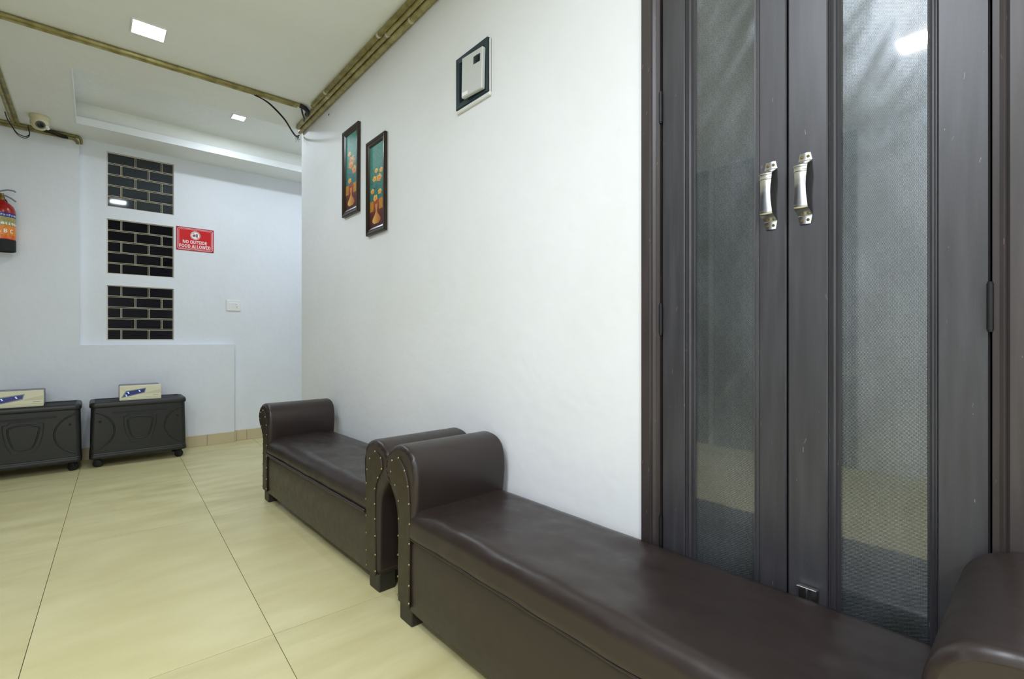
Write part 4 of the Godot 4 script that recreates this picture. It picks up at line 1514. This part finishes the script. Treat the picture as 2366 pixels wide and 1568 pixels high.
func make_pipes() -> void:
	var g := "conduits in the corner of ceiling and right wall"
	var z0 := -4.205
	var z1 := ZB - 0.02
	var a := Vector2(1.233, C - 0.0165)
	var b := Vector2(1.266, C - 0.0170)
	var c := Vector2(1.3025, C - 0.0245)
	pipe("dirty cream conduit on the ceiling, farthest of three from the right wall", PackedVector3Array([Vector3(a.x, a.y, -3.69), Vector3(a.x, a.y, z1)]), 0.0140, M.conduit_old, g, [Vector3(a.x, a.y, -2.58), Vector3(a.x, a.y, -3.42)])
	pipe("dirty cream conduit on the ceiling, middle one of the three in the corner", PackedVector3Array([Vector3(b.x, b.y, z0 + 0.06), Vector3(b.x, b.y, z1)]), 0.0145, M.conduit, g, [Vector3(b.x, b.y, -2.54), Vector3(b.x, b.y, -3.47)])
	pipe("thickest cream conduit in the corner, touching the right wall", PackedVector3Array([Vector3(c.x, c.y, z0), Vector3(c.x, c.y, z1)]), 0.0178, M.conduit, g, [Vector3(c.x, c.y, -2.33)])
	var g2 := "conduits crossing the ceiling"
	pipe("grimy yellowed conduit crossing the ceiling from left to right, nearer one", PackedVector3Array([Vector3(XL + 0.01, C - 0.0155, -3.745), Vector3(1.160, C - 0.0155, -3.745)]), 0.0125, M.conduit_old, g2)
	pipe("grimy yellowed conduit crossing the ceiling from left to right, farther one", PackedVector3Array([Vector3(XL + 0.01, C - 0.0145, -3.778), Vector3(1.150, C - 0.0145, -3.778)]), 0.0115, M.conduit, g2)
	var g3 := "conduits running to the far wall at the left"
	pipe("yellowed conduit running along the ceiling to the far wall, left one", PackedVector3Array([Vector3(-0.492, C - 0.0125, -5.55), Vector3(-0.492, C - 0.0125, -3.82)]), 0.012, M.conduit, g3)
	pipe("yellowed conduit running along the ceiling to the far wall, right one", PackedVector3Array([Vector3(-0.464, C - 0.0115, -5.555), Vector3(-0.464, C - 0.0115, -3.82)]), 0.011, M.conduit_old, g3)
	var g4 := "conduits under the ceiling on the far wall"
	pipe("upper brown conduit along the top of the far wall behind the camera", curve([Vector3(XL + 0.02, C - 0.0125, ZF + 0.013), Vector3(-1.0, C - 0.0125, ZF + 0.013), Vector3(-0.2, C - 0.0125, ZF + 0.013), Vector3(-0.11, C - 0.0145, ZF + 0.013), Vector3(-0.086, C - 0.022, ZF + 0.008), Vector3(-0.080, C - 0.06, ZF - 0.02)]), 0.0105, M.conduit_old, g4)
	pipe("lower brown conduit along the top of the far wall behind the camera", curve([Vector3(XL + 0.02, C - 0.0385, ZF + 0.013), Vector3(-1.0, C - 0.0385, ZF + 0.013), Vector3(-0.2, C - 0.0385, ZF + 0.013), Vector3(-0.135, C - 0.038, ZF + 0.013), Vector3(-0.108, C - 0.055, ZF + 0.012), Vector3(-0.104, C - 0.075, ZF + 0.010)]), 0.0105, M.conduit_old, g4)

	# black connector where the crossing conduits meet the corner pipes
	var k := thing("pipe_connector", "black connector wrapped where the crossing conduits meet the corner pipes", "connector", Vector3(1.195, C - 0.02, -3.735))
	var m := MB.new()
	m.tube(curve([Vector3(-0.035, 0.004, -0.012), Vector3(0.0, -0.004, -0.008), Vector3(0.028, -0.016, -0.03), Vector3(0.036, -0.020, -0.075)]), 0.016, 12)
	put("elbow", m.mesh(), M.cable, k)
	m = MB.new()
	m.tube(curve([Vector3(-0.02, -0.004, -0.02), Vector3(0.0, -0.028, -0.06), Vector3(0.03, -0.03, -0.12), Vector3(0.055, -0.02, -0.2)]), 0.006, 8)
	put("cable_tail", m.mesh(), M.cable, k)

	# dark cable that sags from the crossing conduit to the end of the corner pipes
	var s := thing("hanging_cable", "dark cable sagging from the crossing conduit to the end of the corner pipes", "cable", Vector3(0.86, C - 0.03, -3.775))
	var base := Vector3(0.86, C - 0.03, -3.775)
	m = MB.new()
	m.tube(curve([Vector3(0, 0.004, 0), Vector3(0.10, -0.012, -0.02), Vector3(0.23, -0.048, -0.12), Vector3(0.33, -0.070, -0.26), Vector3(0.405, -0.045, -0.40), Vector3(0.44, -0.020, -0.435)]), 0.0042, 8)
	put("strand", m.mesh(), M.cable_brown, s)
	m = MB.new()
	m.tube(curve([Vector3(0.01, 0.004, 0.003), Vector3(0.10, -0.018, -0.02), Vector3(0.23, -0.056, -0.12), Vector3(0.33, -0.079, -0.26), Vector3(0.40, -0.052, -0.40), Vector3(0.438, -0.024, -0.44)]), 0.0034, 8)
	put("strand", m.mesh(), M.cable, s)
	m = MB.new()
	for q in 9:
		var p := Vector3(0.400, -0.053, -0.398).lerp(Vector3(0.438, -0.025, -0.438), q / 8.0)
		m.tube(PackedVector3Array([p, p + Vector3(rng.randf_range(-0.012, 0.02), rng.randf_range(-0.045, -0.012), rng.randf_range(-0.015, 0.015))]), 0.0013, 5)
	put("frayed_ends", m.mesh(), M.cable, s)

	# black loop beside the camera
	var l := thing("cable_loop", "black cable hanging in a loop between the left conduits and the camera", "cable", Vector3(-0.50, C - 0.02, -5.44))
	for q in [0.0, 1.0]:
		m = MB.new()
		m.tube(curve([Vector3(-0.012, 0.0, 0.12), Vector3(-0.008, -0.02, 0.02), Vector3(0.012, -0.052 - 0.004 * q, -0.03), Vector3(0.040, -0.090 - 0.010 * q, -0.06), Vector3(0.080, -0.104 - 0.014 * q, -0.06), Vector3(0.108, -0.085 - 0.010 * q, -0.05), Vector3(0.104, -0.04, -0.06), Vector3(0.098, -0.012, -0.075)]), 0.0034 if q == 0.0 else 0.0026, 8)
		put("strand", m.mesh(), M.cable, l)
	var t := thing("cable_bundle", "tangle of brown cables on the far wall just right of the camera", "cable", Vector3(-0.28, C - 0.035, ZF + 0.045))
	for q in 7:
		m = MB.new()
		var y0 := rng.randf_range(-0.02, 0.02)
		m.tube(curve([Vector3(-0.03, y0 * 0.5, 0.02), Vector3(0.02, y0 + 0.006, rng.randf_range(0.0, 0.02)), Vector3(0.07, y0 - 0.004, rng.randf_range(-0.01, 0.012)), Vector3(0.115, y0 * 0.4 - rng.randf_range(0.0, 0.012), -0.014)]), 0.0028, 6)
		put("strand", m.mesh(), M.cable_brown if q % 2 else M.cable, t)
	var nail := thing("wall_plug", "small dark plug hole in the right wall above the pictures", "wall plug", Vector3(D, 2.724, -3.601))
	m = MB.new()
	m.lathe(PackedVector2Array([Vector2(0.0, 0.0022), Vector2(0.006, 0.002), Vector2(0.0085, -0.001)]), 10, Transform3D(Basis(Vector3.BACK, PI / 2), Vector3.ZERO))
	put("plug", m.mesh(), M.cable, nail)


func _ready() -> void:
	rng.seed = 11
	# camera
	var cam := Camera3D.new()
	cam.name = "camera"
	cam.position = Vector3(0, H, 0)
	cam.rotation_degrees = Vector3(0, -41.0, 0)
	cam.fov = rad_to_deg(2.0 * atan(784.0 / 1112.0))
	cam.near = 0.02
	cam.current = true
	add_child(cam)
	# surroundings: indoors at night
	var env := Environment.new()
	env.background_mode = Environment.BG_COLOR
	env.background_color = Color(0.01, 0.012, 0.02)
	env.tonemap_mode = Environment.TONE_MAPPER_LINEAR
	env.tonemap_exposure = 1.04
	env.sdfgi_enabled = true
	env.ssao_enabled = true
	env.ssil_enabled = true
	var we := WorldEnvironment.new()
	we.name = "environment"
	we.environment = env
	add_child(we)
	materials()
	# lamps
	make_light("larger square ceiling light in front of the crossing conduit", 0.237, -3.425, C, 1.05, 0.082)
	make_light("small square light shining inside the ceiling recess", 0.962, -4.765, RC, 0.8, 0.056)
	make_light("square light in the ceiling recess, hidden behind the end of the right wall", 2.10, -4.765, RC, 0.75, 0.056)
	make_light("square ceiling light outside the view, mirrored in the right door pane", -0.97, -0.58, C, 3.6, 0.082)
	make_light("square ceiling light above the camera, outside the view", -0.25, -0.55, C, 2.2, 0.082)
	make_light("square ceiling light behind the camera, outside the view", -0.60, 1.6, C, 5.2, 0.082)
	make_shell()
	make_door()
	make_bench("nearest dark brown leather bench with studded rolled arms, in front of the double door", Vector3(0.864, 0, -1.522), deg_to_rad(0.6), 1.0, 0.0, 1.385)
	make_bench("farther dark leather bench with studded rolled arms, below the two flower pictures", Vector3(0.842, 0, -3.328), deg_to_rad(1.6), 0.965, 1.0, 1.338)
	make_trolley("black wheeled battery case standing right, nearer the benches", 0.302, -5.368)
	make_trolley("black wheeled battery case cut off by the left edge of the photo", -0.403, -5.368)
	make_inverter("cream inverter with blue lit display on the right battery case", 0.306, 0.5355, -5.222)
	make_inverter("cream inverter with blue lit display on the left battery case", -0.436, 0.5355, -5.222)
	make_picture("left, higher one of two narrow flower pictures, with large orange blooms", 2.187, -3.168, paint_flowers(5, [[0.34, 0.26, 9, 0.3], [0.56, 0.37, 20, 0.9], [0.48, 0.42, 14, 1.0], [0.78, 0.50, 15, 1.0], [0.38, 0.62, 10, 0.6]]), 0.008)
	make_picture("right, lower one of two narrow flower pictures, with small yellow blooms", 1.997, -2.783, paint_flowers(8, [[0.50, 0.32, 8, 0.2], [0.85, 0.34, 8, 0.3], [0.36, 0.41, 10, 0.3], [0.70, 0.42, 13, 0.5], [0.20, 0.55, 9, 0.4], [0.75, 0.59, 9, 0.4], [0.42, 0.645, 11, 0.3]]), 0.0)
	make_breaker_box()
	make_sign()
	make_switch()
	make_extinguisher()
	make_camera_dome()
	make_pipes()
